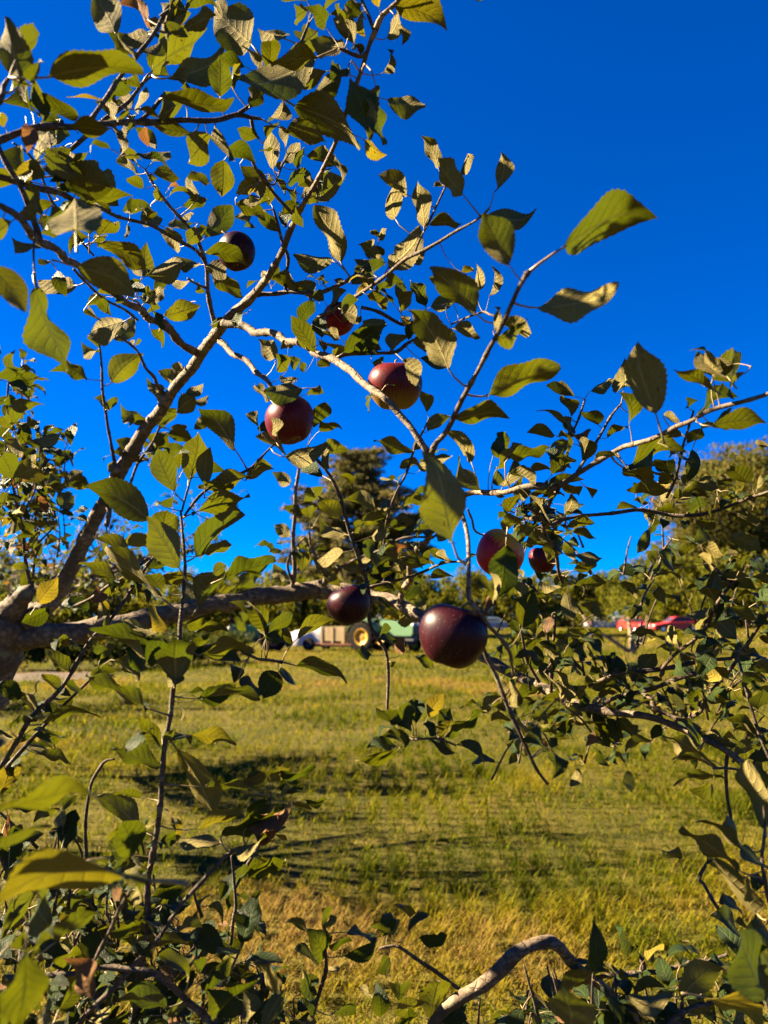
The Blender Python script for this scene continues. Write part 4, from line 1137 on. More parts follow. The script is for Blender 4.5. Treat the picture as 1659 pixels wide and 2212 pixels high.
# ---------------------------------------------------------------- leaves traced on the photo
# each: base x,y, tip x,y, width (all in the coordinates of one crop), look, optional depth
# look: l = pale underside in the sun, d = underside in shade, t = sun shining through, g = dark upper side, y = yellowing, b = dead
LEAVES = [
((0, 0), """120,505,10,90,200,d,.75;110,335,275,235,110,t,.76;295,465,855,410,190,t,.76;470,700,165,610,130,t;690,200,560,-30,170,d;900,205,665,215,90,l;1510,265,1235,0,230,d;905,430,1280,215,170,t;1005,470,1355,330,150,d;1320,585,1330,330,180,t;1380,480,1475,400,50,t;1500,640,1560,530,130,l;980,590,1390,655,110,d;1100,600,960,700,130,t;800,600,705,610,90,l;840,640,835,525,60,l;690,700,600,610,90,l;780,680,690,710,50,t;390,765,700,800,90,t;690,795,800,760,55,l;640,580,780,530,80,t;320,865,330,700,150,d;1150,800,870,765,80,d;210,975,200,780,75,l;250,1030,550,955,70,t;250,1010,440,920,110,d;150,1060,0,920,90,l;350,1060,660,1130,200,d;530,1215,795,1170,80,t;430,1000,690,1230,200,d;455,1390,440,1170,250,d,.66;270,1290,320,1440,120,d;280,1330,385,1270,70,t;590,1420,680,1310,110,t;70,1330,-20,1400,100,t;190,1480,80,1450,70,l;600,1460,890,1640,140,t;850,1659,880,1470,120,l;880,1650,1105,1555,130,d;1200,1590,1060,1560,60,l;825,985,710,915,60,l;820,1045,695,970,50,l;920,970,1015,900,60,d;920,1040,1075,1080,80,d;900,1090,930,1050,50,t;860,1130,760,1080,80,t;895,1230,735,1260,85,t;940,1120,980,1210,60,t;900,1240,930,1370,100,d;1100,1240,1250,1210,80,t;1100,1290,1160,1300,50,l;1050,1310,1100,1380,70,d;1260,1100,1120,1070,65,d;1195,1165,1100,1110,80,l;1340,960,1330,1180,160,t;1345,900,1530,960,120,t;1260,830,1420,930,90,d;1270,820,1140,970,140,t;1440,1000,1600,1190,120,d;1240,1420,1390,1230,150,d;1410,1230,1590,1325,90,t;1500,1170,1600,1200,60,l;1410,1300,1510,1345,80,d;1235,1370,1120,1455,90,t;1080,1480,950,1400,90,d;1230,1510,1480,1580,110,t,1.3;1240,1600,1380,1659,100,d;1635,1010,1590,830,90,d;1000,200,1130,70,100,t;1110,170,1300,95,90,t;1000,190,960,20,80,l;920,180,880,120,60,l;880,320,960,250,80,d;890,120,760,0,60,b;1110,60,1260,-10,70,t;700,290,800,340,50,l;210,500,230,340,80,t;190,670,70,590,70,l;30,760,0,690,60,t;60,560,170,510,60,t;1040,460,1120,520,70,d"""),
((800, 0), """225,230,85,190,110,l;425,345,-30,520,210,d;425,350,150,390,110,t,.95;330,270,460,160,130,t;590,270,390,250,100,l;650,280,500,130,100,l;480,165,370,40,120,g;370,60,290,110,80,t;370,10,220,-20,100,t;470,40,570,0,70,t;600,110,690,20,110,d;700,80,700,215,75,t;800,45,800,-10,50,y;890,20,1215,160,160,t;845,230,920,60,90,d;905,115,945,265,70,d;830,435,885,300,75,d;850,600,1075,620,120,l;570,450,405,575,130,l;630,470,745,840,190,g,.9;780,515,830,870,120,t,.92;715,840,835,935,80,y;300,640,720,855,190,l;245,780,490,840,130,d;225,600,140,705,80,d;235,890,195,735,60,d;165,1015,130,770,100,d;220,970,330,860,90,l;230,980,340,930,70,t;310,1010,350,880,60,t;370,930,548,998,90,d;200,1020,200,960,40,y;255,1100,395,1050,80,t;335,1190,390,1050,90,d;400,1180,595,1070,130,t;130,1190,-20,1010,90,d;20,1170,140,1200,50,l;535,660,420,640,50,d;525,1565,283,1500,110,l;570,1575,395,1240,160,d;970,1170,780,1070,110,l;895,1315,860,1095,100,l;1070,1368,1003,1088,120,d;1105,1345,1290,1348,80,d;1300,1165,1130,955,120,l;1155,1010,1055,805,90,d;1290,1045,1348,928,70,l;1492,1150,1538,915,100,d;1445,1285,1745,1300,120,l;1580,1590,1420,1290,230,d,.72;850,1610,1065,1375,170,l;910,1565,1085,1490,90,d;800,1440,835,1370,50,d;795,1430,750,1380,45,d;800,1560,700,1460,80,l;760,1560,660,1570,40,l;760,1510,830,1500,60,d;830,1570,750,1630,70,t;740,1610,650,1650,60,d;1180,1110,1140,1120,30,d;1240,-20,1460,5,50,d;620,180,560,20,60,t;690,330,640,260,50,d"""),
((1600, 400), """435,745,905,505,210,t;275,1110,768,1030,190,l;60,1200,248,1258,100,d;20,1290,190,1190,90,g;10,1250,40,1105,50,d;-30,1640,418,1475,180,d;595,1610,720,1525,80,l;795,1585,800,1450,150,l;500,1640,325,1578,80,d;1325,1530,1458,1380,120,g;1325,1530,1245,1330,60,d"""),
((0, 800), """-60,120,150,400,200,d,.65;215,250,430,740,210,t,.82;460,130,820,290,230,t,.85;450,240,215,185,110,l;745,455,505,525,130,l;595,610,600,520,130,t;675,560,815,435,100,d;500,400,580,430,50,d;670,820,850,650,160,t;525,800,330,730,75,d;640,980,715,915,60,t;640,980,580,910,35,l;810,600,860,575,30,t;800,600,775,575,25,l;590,620,500,600,50,l;900,500,985,605,70,g;985,420,1195,352,130,t;880,400,970,390,60,t;870,340,985,255,80,d;1140,210,1040,180,60,l;1230,280,1190,220,50,t;1240,140,1445,320,110,d;1000,860,880,810,50,l;980,930,910,865,60,l;1040,850,930,760,70,d;1030,790,1110,715,90,l;1110,890,1225,840,70,d;1060,1000,1160,920,110,d;1150,940,1250,910,50,d;960,1100,1050,960,90,t;895,1050,725,978,75,l;1165,1100,1245,1030,70,d;1090,1110,1115,1080,40,t;925,1230,1000,1120,90,l;1000,1140,1170,1190,70,d;970,1250,1110,1210,90,t;790,1220,700,1165,70,d;770,1260,690,1235,60,d;880,1290,820,1230,60,d;1412,1225,1218,962,150,d;1130,1410,1205,1130,150,t;1045,1475,935,1215,160,t;1195,1390,1330,1335,70,t;1500,1385,1205,1490,110,t;1500,1400,1640,1330,70,t;1280,1490,1390,1450,60,d;890,1640,548,1420,170,d;1150,1610,1508,1530,120,t;960,1550,1050,1510,60,g;1310,1659,1450,1600,70,t;10,650,0,585,40,t;40,800,240,800,90,t,1.8;50,820,180,880,60,g,1.8;-20,790,140,745,70,t,1.8;20,930,110,940,80,t,1.8;75,1080,238,930,100,t,1.8;70,1100,10,1015,90,t,1.8;160,1080,200,1040,60,d,1.8;120,1195,165,1060,80,g,1.8;195,1170,370,1125,80,d,1.8;140,1190,250,1215,45,d,1.8;20,1160,150,1270,80,d,1.8;80,1395,0,1240,150,t,1.7;80,1390,235,1300,140,d,1.7;375,1440,490,1355,90,d,2.2;310,1440,310,1330,120,d,2.2;430,1450,560,1450,70,d,2.2;350,1560,440,1480,130,t,2.2"""),
((800, 800), """345,855,100,890,130,d,1.05;140,920,35,850,60,d,1.1;945,690,1060,845,90,l,1.04;405,1090,480,935,110,t;445,1110,575,1090,50,d;90,1115,130,1055,70,g;70,1100,0,1010,40,l;185,1130,150,1030,70,l,1.05;240,1250,50,1155,80,d;235,1268,500,1205,120,l,1.15;470,1290,600,1215,80,t;440,1240,510,1335,70,l;0,1410,160,1330,70,t;265,1430,165,1358,80,d;345,1540,490,1445,60,t;350,1490,430,1490,60,d;340,1625,230,1565,60,t;385,1640,380,1560,80,t;450,1600,470,1560,50,d;560,1640,430,1525,100,d;775,1605,610,1503,80,l;845,1580,850,1500,110,l;940,1555,1095,1520,70,d;1010,1480,1090,1470,50,t;700,1640,840,1640,60,t;900,1640,990,1640,80,t;870,1410,900,1375,40,t;880,1400,810,1375,25,l;1000,1235,772,1162,90,d;1000,1220,1040,1180,70,l;920,1330,1060,1330,60,d;1030,1320,1110,1300,70,l;1100,1260,1240,1260,80,l;1355,1300,1205,1105,90,l;1410,1465,1258,1275,100,t;1095,1115,1225,1020,75,t;1085,1000,1040,880,80,d;1260,1040,1555,985,110,t;1218,745,1000,360,200,d,.88;1378,410,1108,128,190,d,.86;1210,280,1110,170,80,d;1380,270,1388,98,70,d;1462,300,1492,118,60,d;1300,160,1370,140,50,d;1080,370,993,203,90,g;1110,365,1258,305,100,l;1200,370,1320,330,60,t;935,410,1000,255,80,t;1245,500,1395,565,80,l;1040,675,1207,750,65,g;700,450,840,460,80,l;585,645,850,480,130,g;660,610,810,620,80,g;720,290,840,400,80,d;780,270,930,205,60,t;690,180,760,260,80,d;640,230,750,130,90,d;710,110,830,110,50,t;505,365,595,265,70,t;400,330,305,220,80,l;470,330,415,270,80,t;325,470,415,330,100,t;415,640,263,425,110,g;350,620,300,490,70,g;440,560,470,640,50,d;560,540,470,520,70,d;310,260,160,190,90,d;565,380,690,440,100,d;580,460,690,430,60,d;670,330,560,390,80,t;180,680,95,570,100,l;250,740,180,650,120,g;270,720,340,680,100,t;350,760,340,700,50,t;370,890,460,870,50,t;580,650,520,630,60,t;870,620,950,540,90,t;1000,560,1100,620,80,d;1000,530,1040,470,80,t;760,700,830,680,60,l;530,200,570,230,50,l;650,520,740,470,60,l;210,620,270,590,60,d;310,800,210,790,50,l;430,720,500,690,60,d"""),
((0, 1600), """1075,460,885,150,200,t,.95;960,320,1000,110,170,t,.98;1175,390,1452,122,140,t;1215,380,1405,340,80,t;1160,720,1110,540,120,l;1190,690,1350,480,130,t;1345,520,1655,425,100,d;1420,600,1560,485,90,t;1310,610,1420,580,50,t;1280,500,1360,440,80,t;960,540,1170,510,80,d;700,530,478,420,90,t;790,400,550,280,80,d;705,330,940,330,90,t;965,635,585,378,100,l;970,600,870,480,90,d;230,670,345,525,140,y,1.7;890,930,545,808,100,t;880,1010,690,890,70,l;955,840,740,735,60,l;980,1020,880,900,150,g;880,1020,740,950,150,g,1.3;1055,1130,1065,910,210,t,.97;1050,1165,1010,1060,120,l,.97;1000,830,905,670,70,y;1165,840,1365,830,60,t;1200,985,1510,910,100,t;1450,1020,1200,960,110,g;1120,800,1240,780,80,g;1150,890,1260,870,80,g;1590,860,1420,640,70,l;1600,840,1480,680,110,g;1390,760,1480,800,120,g;885,1300,497,1133,90,t;690,1010,832,1135,80,l;540,1100,710,1080,80,t;600,1010,710,920,60,t;560,960,640,940,90,t;420,1080,255,960,90,t;330,1195,243,1118,60,d;400,1150,480,1200,60,g;125,1245,-20,1140,110,g;240,1300,135,1230,60,l;265,1370,400,1290,90,g;240,1400,600,1335,60,t;240,1580,442,1612,60,d;340,1570,180,1500,35,l;100,1480,0,1440,60,l;100,1520,190,1465,50,t;60,1420,160,1380,60,t;150,1400,200,1350,60,t;260,1460,370,1465,40,d;975,1545,820,1375,90,g;1030,1500,1050,1430,50,t;1180,1250,1395,1150,130,g;1200,1240,1560,1215,80,t;1145,1465,1420,1500,90,t;960,1650,665,1560,110,t;1400,1150,1400,1040,90,g;300,700,130,780,110,g,1.9;350,690,560,740,80,g,1.7;600,650,720,600,60,t"""),
((800, 1600), """195,1085,95,1248,170,g;200,1080,305,1145,60,g;300,1045,617,1125,80,d;310,880,525,760,90,t;140,840,300,745,90,t;130,880,280,900,40,t;100,880,260,940,80,g;-40,1140,90,1215,90,g;585,365,415,400,90,l;600,260,440,190,80,l;560,160,430,50,90,d;340,150,230,90,60,t;380,150,420,80,60,t;270,270,165,200,80,d;240,530,165,440,80,d;300,480,320,370,70,l;340,480,370,350,90,t;380,350,310,280,40,l;700,300,765,390,90,g;700,200,835,150,60,t;650,240,710,180,60,t;860,200,1000,170,90,t;750,270,860,210,80,l;1240,310,1130,-240,260,t,.76;500,500,560,560,80,d;530,440,590,550,50,l;590,460,700,480,70,d;700,450,730,370,50,l;750,470,860,400,120,t;860,470,960,500,80,d;820,360,940,410,80,d;910,430,1130,440,90,d;960,650,1045,530,100,g;860,580,770,600,50,d;780,640,850,700,80,g;1100,400,1070,350,60,t;1110,520,1240,530,50,d;830,520,870,470,40,t;930,720,1030,800,120,d;905,780,825,740,60,y;800,880,890,830,60,t;1060,730,1040,620,70,l;750,985,668,950,75,g;885,1020,900,1060,40,t;1120,1050,1030,990,70,g;800,880,890,900,60,g;960,960,890,880,90,b;885,1400,795,1308,80,d;1000,1390,915,1290,120,g;1020,1390,1010,1250,120,g;1090,1350,1195,1215,110,y;1160,1410,1215,1310,110,g;1145,1430,1065,1395,70,g;1000,1450,890,1370,80,g;980,1500,850,1440,80,g;905,1525,745,1505,70,g;930,1535,655,1610,60,g;1185,1465,1425,1292,60,g;1265,1520,1445,1612,65,g;1160,1470,1240,1400,60,d;1560,320,1530,640,180,g,.98;1500,680,1480,490,60,l;1380,550,1480,560,80,g;1450,740,1440,620,60,b;1590,1280,1605,1130,55,d;1150,300,1210,180,80,d;1220,420,1130,380,60,l;1120,250,1010,230,50,t;880,680,800,640,50,g"""),
((1600, 1200), """195,1430,105,1280,45,l,1.05;185,1555,250,1320,140,g,.95;10,520,90,385,110,g;30,600,180,450,60,t;100,530,350,485,80,d;65,710,140,535,90,l;10,690,30,590,50,g;110,620,260,700,80,d;350,540,465,475,90,t;360,640,510,545,100,d;545,555,600,410,120,d;500,400,590,360,60,b;380,400,235,360,75,d;500,380,440,290,60,t;475,290,440,160,90,d;440,295,370,290,30,d;510,410,400,405,40,d;640,340,565,245,90,d;695,415,813,335,60,d;825,320,785,145,110,g;860,270,945,150,60,t;985,270,850,-150,230,d,.8;1030,280,1118,320,60,d;1180,230,1225,190,40,t;1175,450,1260,375,90,d;1320,345,1645,310,130,d,.88;1320,330,1410,250,80,g;815,600,1135,460,110,t;815,580,960,480,90,g;820,600,950,690,90,d;615,550,760,540,60,d;560,710,605,775,40,d;430,690,520,760,70,d;1075,625,980,560,80,d;1100,640,1000,700,100,d;1165,605,1253,560,50,d;1545,685,1418,583,100,d;1659,460,1575,450,50,d;1060,740,810,710,90,d;940,800,850,790,50,d;880,840,750,840,50,d;1230,680,1360,720,110,d;1360,700,1440,650,80,d;1380,800,1500,760,100,t;1470,730,1530,690,60,t;1160,700,1220,630,60,t;950,970,855,1100,70,g;1040,900,1030,960,70,g;1160,910,1160,970,70,g;85,870,165,760,80,d;360,915,305,835,75,l;440,880,480,750,80,d;230,810,370,760,50,d;60,965,185,880,90,d;495,1110,670,1132,75,l;340,1160,400,1040,110,t;200,1060,340,1050,80,d;450,960,620,940,70,d;490,980,625,1025,60,d;1085,1190,995,1110,75,g;1135,1130,1240,1055,55,d;1250,1000,1320,900,110,t;1240,1120,1320,1160,70,l;1260,1050,1400,1130,90,l;1430,1000,1630,1100,120,d;1470,870,1620,960,90,d;1440,1150,1420,1080,60,l;1400,1230,1590,1330,100,d;1340,1230,1250,1120,70,l;1380,1330,1380,1270,50,d;1340,1400,1250,1290,90,d;1310,1430,1360,1390,60,t;1390,1430,1600,1520,80,l;1160,1480,1320,1440,60,l;1350,1480,1470,1570,110,d;1060,1540,1110,1659,80,l;830,1590,990,1590,60,d;760,1200,880,1230,70,g;900,1360,1020,1430,90,g;490,1210,630,1190,70,d;500,1300,700,1290,60,d;290,1270,430,1290,50,l;1270,240,1425,135,80,t;420,1100,330,1020,70,g;250,960,140,1000,80,t;1180,860,1290,800,80,t;1220,760,1120,740,70,l;1000,830,1090,880,70,d"""),
((1600, 2000), """380,830,390,972,125,g,1.0;320,800,210,740,90,g;350,740,390,780,70,g;475,620,385,690,80,g;605,640,698,790,95,g;680,630,785,762,80,g;760,620,870,740,80,d;960,755,795,815,60,d;1245,800,1115,635,80,g;1265,860,1025,735,70,l;1350,915,1090,835,70,d;1395,980,1085,985,45,d;1320,1005,1210,1070,80,g;1600,740,1365,622,60,d;1590,740,1455,690,40,d;1455,830,1659,780,80,d;1530,770,1659,760,60,t;1640,1280,1490,910,130,d,.9;1640,1100,1510,890,140,g,.95;1485,1540,1125,1295,120,l,.86;1510,1430,1253,1203,70,l,.92;1490,1390,1350,1270,80,g,.95;1295,1500,1300,1430,50,g;1160,540,1080,515,60,g;1230,540,1180,470,70,g;1190,500,1060,420,60,d;1300,530,1450,510,60,d;1410,420,1220,280,70,d;895,360,985,230,110,d;740,320,690,240,60,g;740,310,610,255,40,g;720,290,745,245,50,g;530,160,390,250,120,t;460,190,545,260,80,g;570,550,410,430,70,d;490,540,300,510,80,d;300,430,140,540,70,d;125,540,110,400,55,d;0,550,80,600,60,t;120,635,0,640,40,d;260,590,330,640,70,t;560,430,640,400,60,d;600,450,780,440,60,d;640,500,760,480,50,d;730,550,830,550,30,d;700,620,600,600,60,d;500,660,560,650,50,d;1270,730,1395,750,90,d;1330,770,1480,790,70,d;1440,260,1530,190,100,g;1350,30,1470,150,110,d;1560,300,1659,340,90,d;1600,570,1640,470,90,d;1580,350,1600,400,60,y;1130,640,1250,700,60,d;180,300,140,200,70,t;280,330,260,220,60,t;350,330,440,300,50,d;230,220,300,140,60,t"""),
((0, 2433), """-40,400,620,240,110,t,.56;-60,650,300,450,75,t,.56;510,680,120,800,130,t,.62;900,800,0,870,120,d,.56;240,900,340,1090,150,t,.7;150,1230,100,1700,260,g,.56;330,1170,615,990,90,d,.75;320,1290,470,1210,80,g;560,1500,430,1260,150,b,.72;350,1580,440,1390,120,g,.8;220,1659,320,1570,110,l,.75;1060,10,1275,405,140,d;850,490,600,275,130,d;840,300,680,265,60,t;800,650,720,435,170,g,.9;870,500,900,405,80,l;790,650,690,700,100,t;960,560,1060,520,90,g;1325,570,1058,540,80,l;1180,490,1458,380,90,t;1330,520,1659,400,100,g;1520,510,1690,430,100,b;1410,600,1590,510,50,l;1230,240,1505,268,50,t;1450,240,1620,160,70,t;1620,200,1659,140,60,t;1470,400,1600,310,80,g;910,900,1120,800,110,g;860,790,965,740,60,t;780,910,860,830,60,l;830,750,880,690,60,g;500,950,430,1040,70,g;540,950,620,950,50,t;610,940,700,930,40,g;680,840,710,920,60,b;870,1090,720,1140,70,t;810,1165,1135,1165,80,t;1070,1110,1210,1070,60,t;660,1110,810,1070,80,g;1220,1270,1210,1090,130,t;1310,1260,1460,1150,140,g;1270,1350,1400,1270,110,g;1280,1180,1340,1130,70,t;1130,1390,935,1265,90,g;1190,1370,1160,1280,50,g;1200,1420,1320,1350,100,g;1340,1420,1560,1400,60,g;1000,1560,715,1470,120,t;760,1440,980,1420,120,g;1300,1600,1260,1465,110,g;1490,1640,1480,1470,140,l;600,1659,780,1600,80,g;620,1620,720,1560,90,g;1000,1600,1150,1540,90,t;860,1560,870,1620,60,t;510,1640,630,1600,80,l;1480,750,1659,690,80,d;1410,790,1500,720,60,t;1480,650,1550,650,40,g;1440,890,1490,890,50,g;60,1180,200,1080,90,g,.7;20,1080,130,1000,80,t,.7;200,1210,310,1130,80,t,.75;40,1650,-20,1480,120,g,.6"""),
((800, 2433), """0,230,130,160,80,t;130,200,270,130,80,t;200,160,410,90,60,g;200,260,350,250,80,g;140,340,0,410,70,g;210,290,280,230,60,t;360,320,500,290,50,g;290,340,390,400,40,t;0,480,305,378,110,b;5,770,240,670,90,g;0,640,70,650,40,g;475,1265,400,1100,110,g;385,1140,240,1045,50,l;480,1070,550,1020,60,t;480,1060,440,970,70,g;435,1290,280,1230,65,g;500,1185,620,1135,40,g;380,1500,300,1400,60,g;380,1490,420,1440,60,g;560,1340,490,1300,50,l;590,1250,800,1160,80,g;610,1110,755,1140,60,g;820,1135,870,985,120,g;850,1130,940,1040,70,t;985,1025,938,935,70,d;1040,1145,1220,1130,80,g;860,1260,800,1355,90,g;810,1620,790,1415,120,g;740,1480,680,1440,50,l;920,1520,930,1430,100,t;890,1610,1085,1490,80,d;1110,1625,1160,1385,150,t;980,1650,970,1560,90,g;1180,1659,1300,1540,140,g;1530,1600,1659,1650,80,l;260,1650,440,1580,80,g;510,1610,660,1610,50,t;0,1390,80,1400,60,g;200,1545,50,1245,75,l,1.1"""),
((1600, 2433), """375,1545,360,1345,170,g;415,1490,700,1325,90,d;640,1580,640,1380,180,g;470,1700,420,1490,190,d,.8;360,1570,165,1555,60,g;730,1540,780,1480,70,t;1090,1490,810,1510,110,l;980,1650,800,1530,90,d;1140,1520,1398,1295,150,d;1030,1430,1170,1360,90,t;1060,1620,1050,1500,110,g;1640,1520,1470,1110,210,t,.7;1659,1480,1420,1260,150,t,.72;1275,1500,1620,1620,100,y,.85;1400,1450,1500,1420,70,g;1480,1520,1590,1480,100,t;1200,1600,1350,1580,90,t;1590,1000,1335,680,100,d,.92;1560,1110,1465,1040,40,l;1659,1170,1530,1080,80,g;1460,1080,1350,1000,80,g;1370,930,1470,960,60,g;1520,790,1590,880,60,y;1640,720,1490,690,80,g;1580,860,1600,760,90,g;850,1195,748,1095,70,t;920,1260,985,1230,60,d;885,1260,870,1190,30,t;1290,1250,1400,1210,90,g;620,1640,760,1570,110,g;880,1600,960,1540,70,g;1450,1650,1560,1560,100,t;1700,1350,1560,1200,150,t,.75"""),
]

LEAF = []          # every leaf of the near tree
PA = np.array([(a[0], a[1]) for a in PTS])


def add_leaf(store, base, axis, nvis, L, ratio, under, age, attach=None, px=None, traced=False, rnd=None, fold=None, arch=None):
    store.append(dict(b=base, a=axis.normalized(), n=nvis, L=L, ratio=ratio, under=under, age=age, at=attach, px=px, tr=traced,
                      rnd=random.random() if rnd is None else rnd, fold=fold, arch=arch))


def trace_leaves():
    used = {}
    for (ox, oy), txt in LEAVES:
        k = 900 / 1659 * 0.6636
        for row in txt.replace('\n', '').split(';'):
            c = row.split(',')
            bx, by, tx, ty, w = [float(v) for v in c[:5]]
            look = c[5]; dep = float(c[6]) if len(c) > 6 else None
            bx, tx = bx * k + ox * .6636, tx * k + ox * .6636
            by, ty = by * k + oy * .6636, ty * k + oy * .6636
            w *= k
            ln = math.hypot(tx - bx, ty - by)
            # which twig carries it: look a petiole's length behind the base
            ux, uy = (bx - tx) / ln, (by - ty) / ln
            qx, qy = bx + ux * ln * .15, by + uy * ln * .15
            dd = np.hypot(PA[:, 0] - qx, PA[:, 1] - qy)
            if dep is not None:
                pd = np.array([a[2] for a in PTS])
                dd = dd + np.abs(pd - dep) * 160
            i = int(dd.argmin())
            near = dd[i]
            dl = 0.074 * FPX / max(ln, 40)
            d = dep or (PTS[i][2] if near < 95 else min(max(dl, .8), 1.9))
            lr = ln * d / FPX
            if lr > 0.118: d = 0.115 * FPX / ln
            d *= 1 + random.uniform(-.012, .012)
            wr = w * d / FPX
            lr = ln * d / FPX
            rt = random.uniform(.58, .72)
            Lt = max(lr, wr / rt * 1.02, 0.034)
            if Lt < .050: Lt = min(.052, lr * 1.5)
            Lt = max(Lt, lr * (1.04 if look in 'lt' else 1.02))
            off = math.sqrt(max(Lt * Lt - lr * lr, 0))
            B = P(bx, by, d)
            cr = min(1, wr / (rt * Lt))
            roll = math.acos(max(.22, min(cr, .985)))
            best = None
            vdir = (B - CAM).normalized()
            for so in (-1, 1):
                T = P(tx, ty, d + so * off)
                a = (T - B).normalized()
                n0 = (-vdir + a * vdir.dot(a)).normalized()
                for sr in (-1, 1):
                    n = Matrix.Rotation(sr * roll, 3, a) @ n0
                    s = n.dot(TO_SUN)
                    # a leaf lies with its upper side skyward, when the photo leaves the choice open
                    skyw = (-n.z if look != 'g' else n.z) * .25
                    sc = {'l': s + .5 * skyw, 't': -s + skyw, 'd': -abs(s) + skyw, 'g': -s * .4 + skyw, 'y': -s * .3, 'b': s}[look]
                    if best is None or sc > best[0]: best = (sc, T, a, n)
            _, T, a, n = best
            att = PTS[i][3] if near < 95 and (PTS[i][3] - B).length < .14 else None
            age = {'y': .28, 'b': .95}.get(look, 0.0)
            if look in 'tld' and random.random() < .04: age = .10
            add_leaf(LEAF, B, a, n, max((T - B).length, .02), rt, look != 'g', age, att, ln, True)


trace_leaves()


# apples that the low sun reaches
LIT = [P(1078, 1197, 1.08), P(853, 835, 1.14), P(626, 909, 1.13), P(511, 545, 1.38), P(733, 690, 1.36), P(1600, 2100, .72), P(1640, 2040, .72), P(1580, 2160, .72)]
# gaps between the leaves through which the meadow, the cars and the sky show
OPEN = [(1030, 1115, 1312, 1372), (1262, 1345, 1318, 1372), (1335, 1505, 1322, 1380), (1250, 1385, 1070, 1215), (590, 705, 1335, 1412), (985, 1270, 2000, 2150)]


def spur(store, pos, n, size, up=0.55, spread=1.0, prefer=None):
    """a whorl of leaves round a short spur"""
    for k in range(n):
        d = Vector((random.gauss(0, 1), random.gauss(0, 1), random.gauss(0.15, .7)))
        if prefer is not None: d += prefer
        if d.length < .1: continue
        d.normalize()
        L = size * random.uniform(.6, 1.15)
        pet = L * random.uniform(.25, .5)
        base = pos + d * pet + Vector((0, 0, random.uniform(0, .3) * pet))
        a = (d + Vector((0, 0, random.uniform(-.6, .15)))).normalized()
        top = Vector((random.gauss(0, .6), random.gauss(0, .6), up + random.random()))
        top = (top - a * top.dot(a))
        if top.length < .05: continue
        top.normalize()
        px = pix(base)
        size_px = L * FPX / px[2] if px else 0
        if any((base - c).dot(TO_SUN) > .02 and ((base - c) - TO_SUN * (base - c).dot(TO_SUN)).length < .05 and (base - c).length < .7 for c in LIT): continue
        if px and any(a < px[0] < b and c < px[1] < d_ for a, b, c, d_ in OPEN): continue
        if px and not (-60 < px[0] < 1720 and -60 < px[1] < 2270): size_px *= .2
        add_leaf(store, base, a, -top, L, random.uniform(.44, .58), True, random.choice([0] * 30 + [.2, .4, .9]), pos, size_px, False)


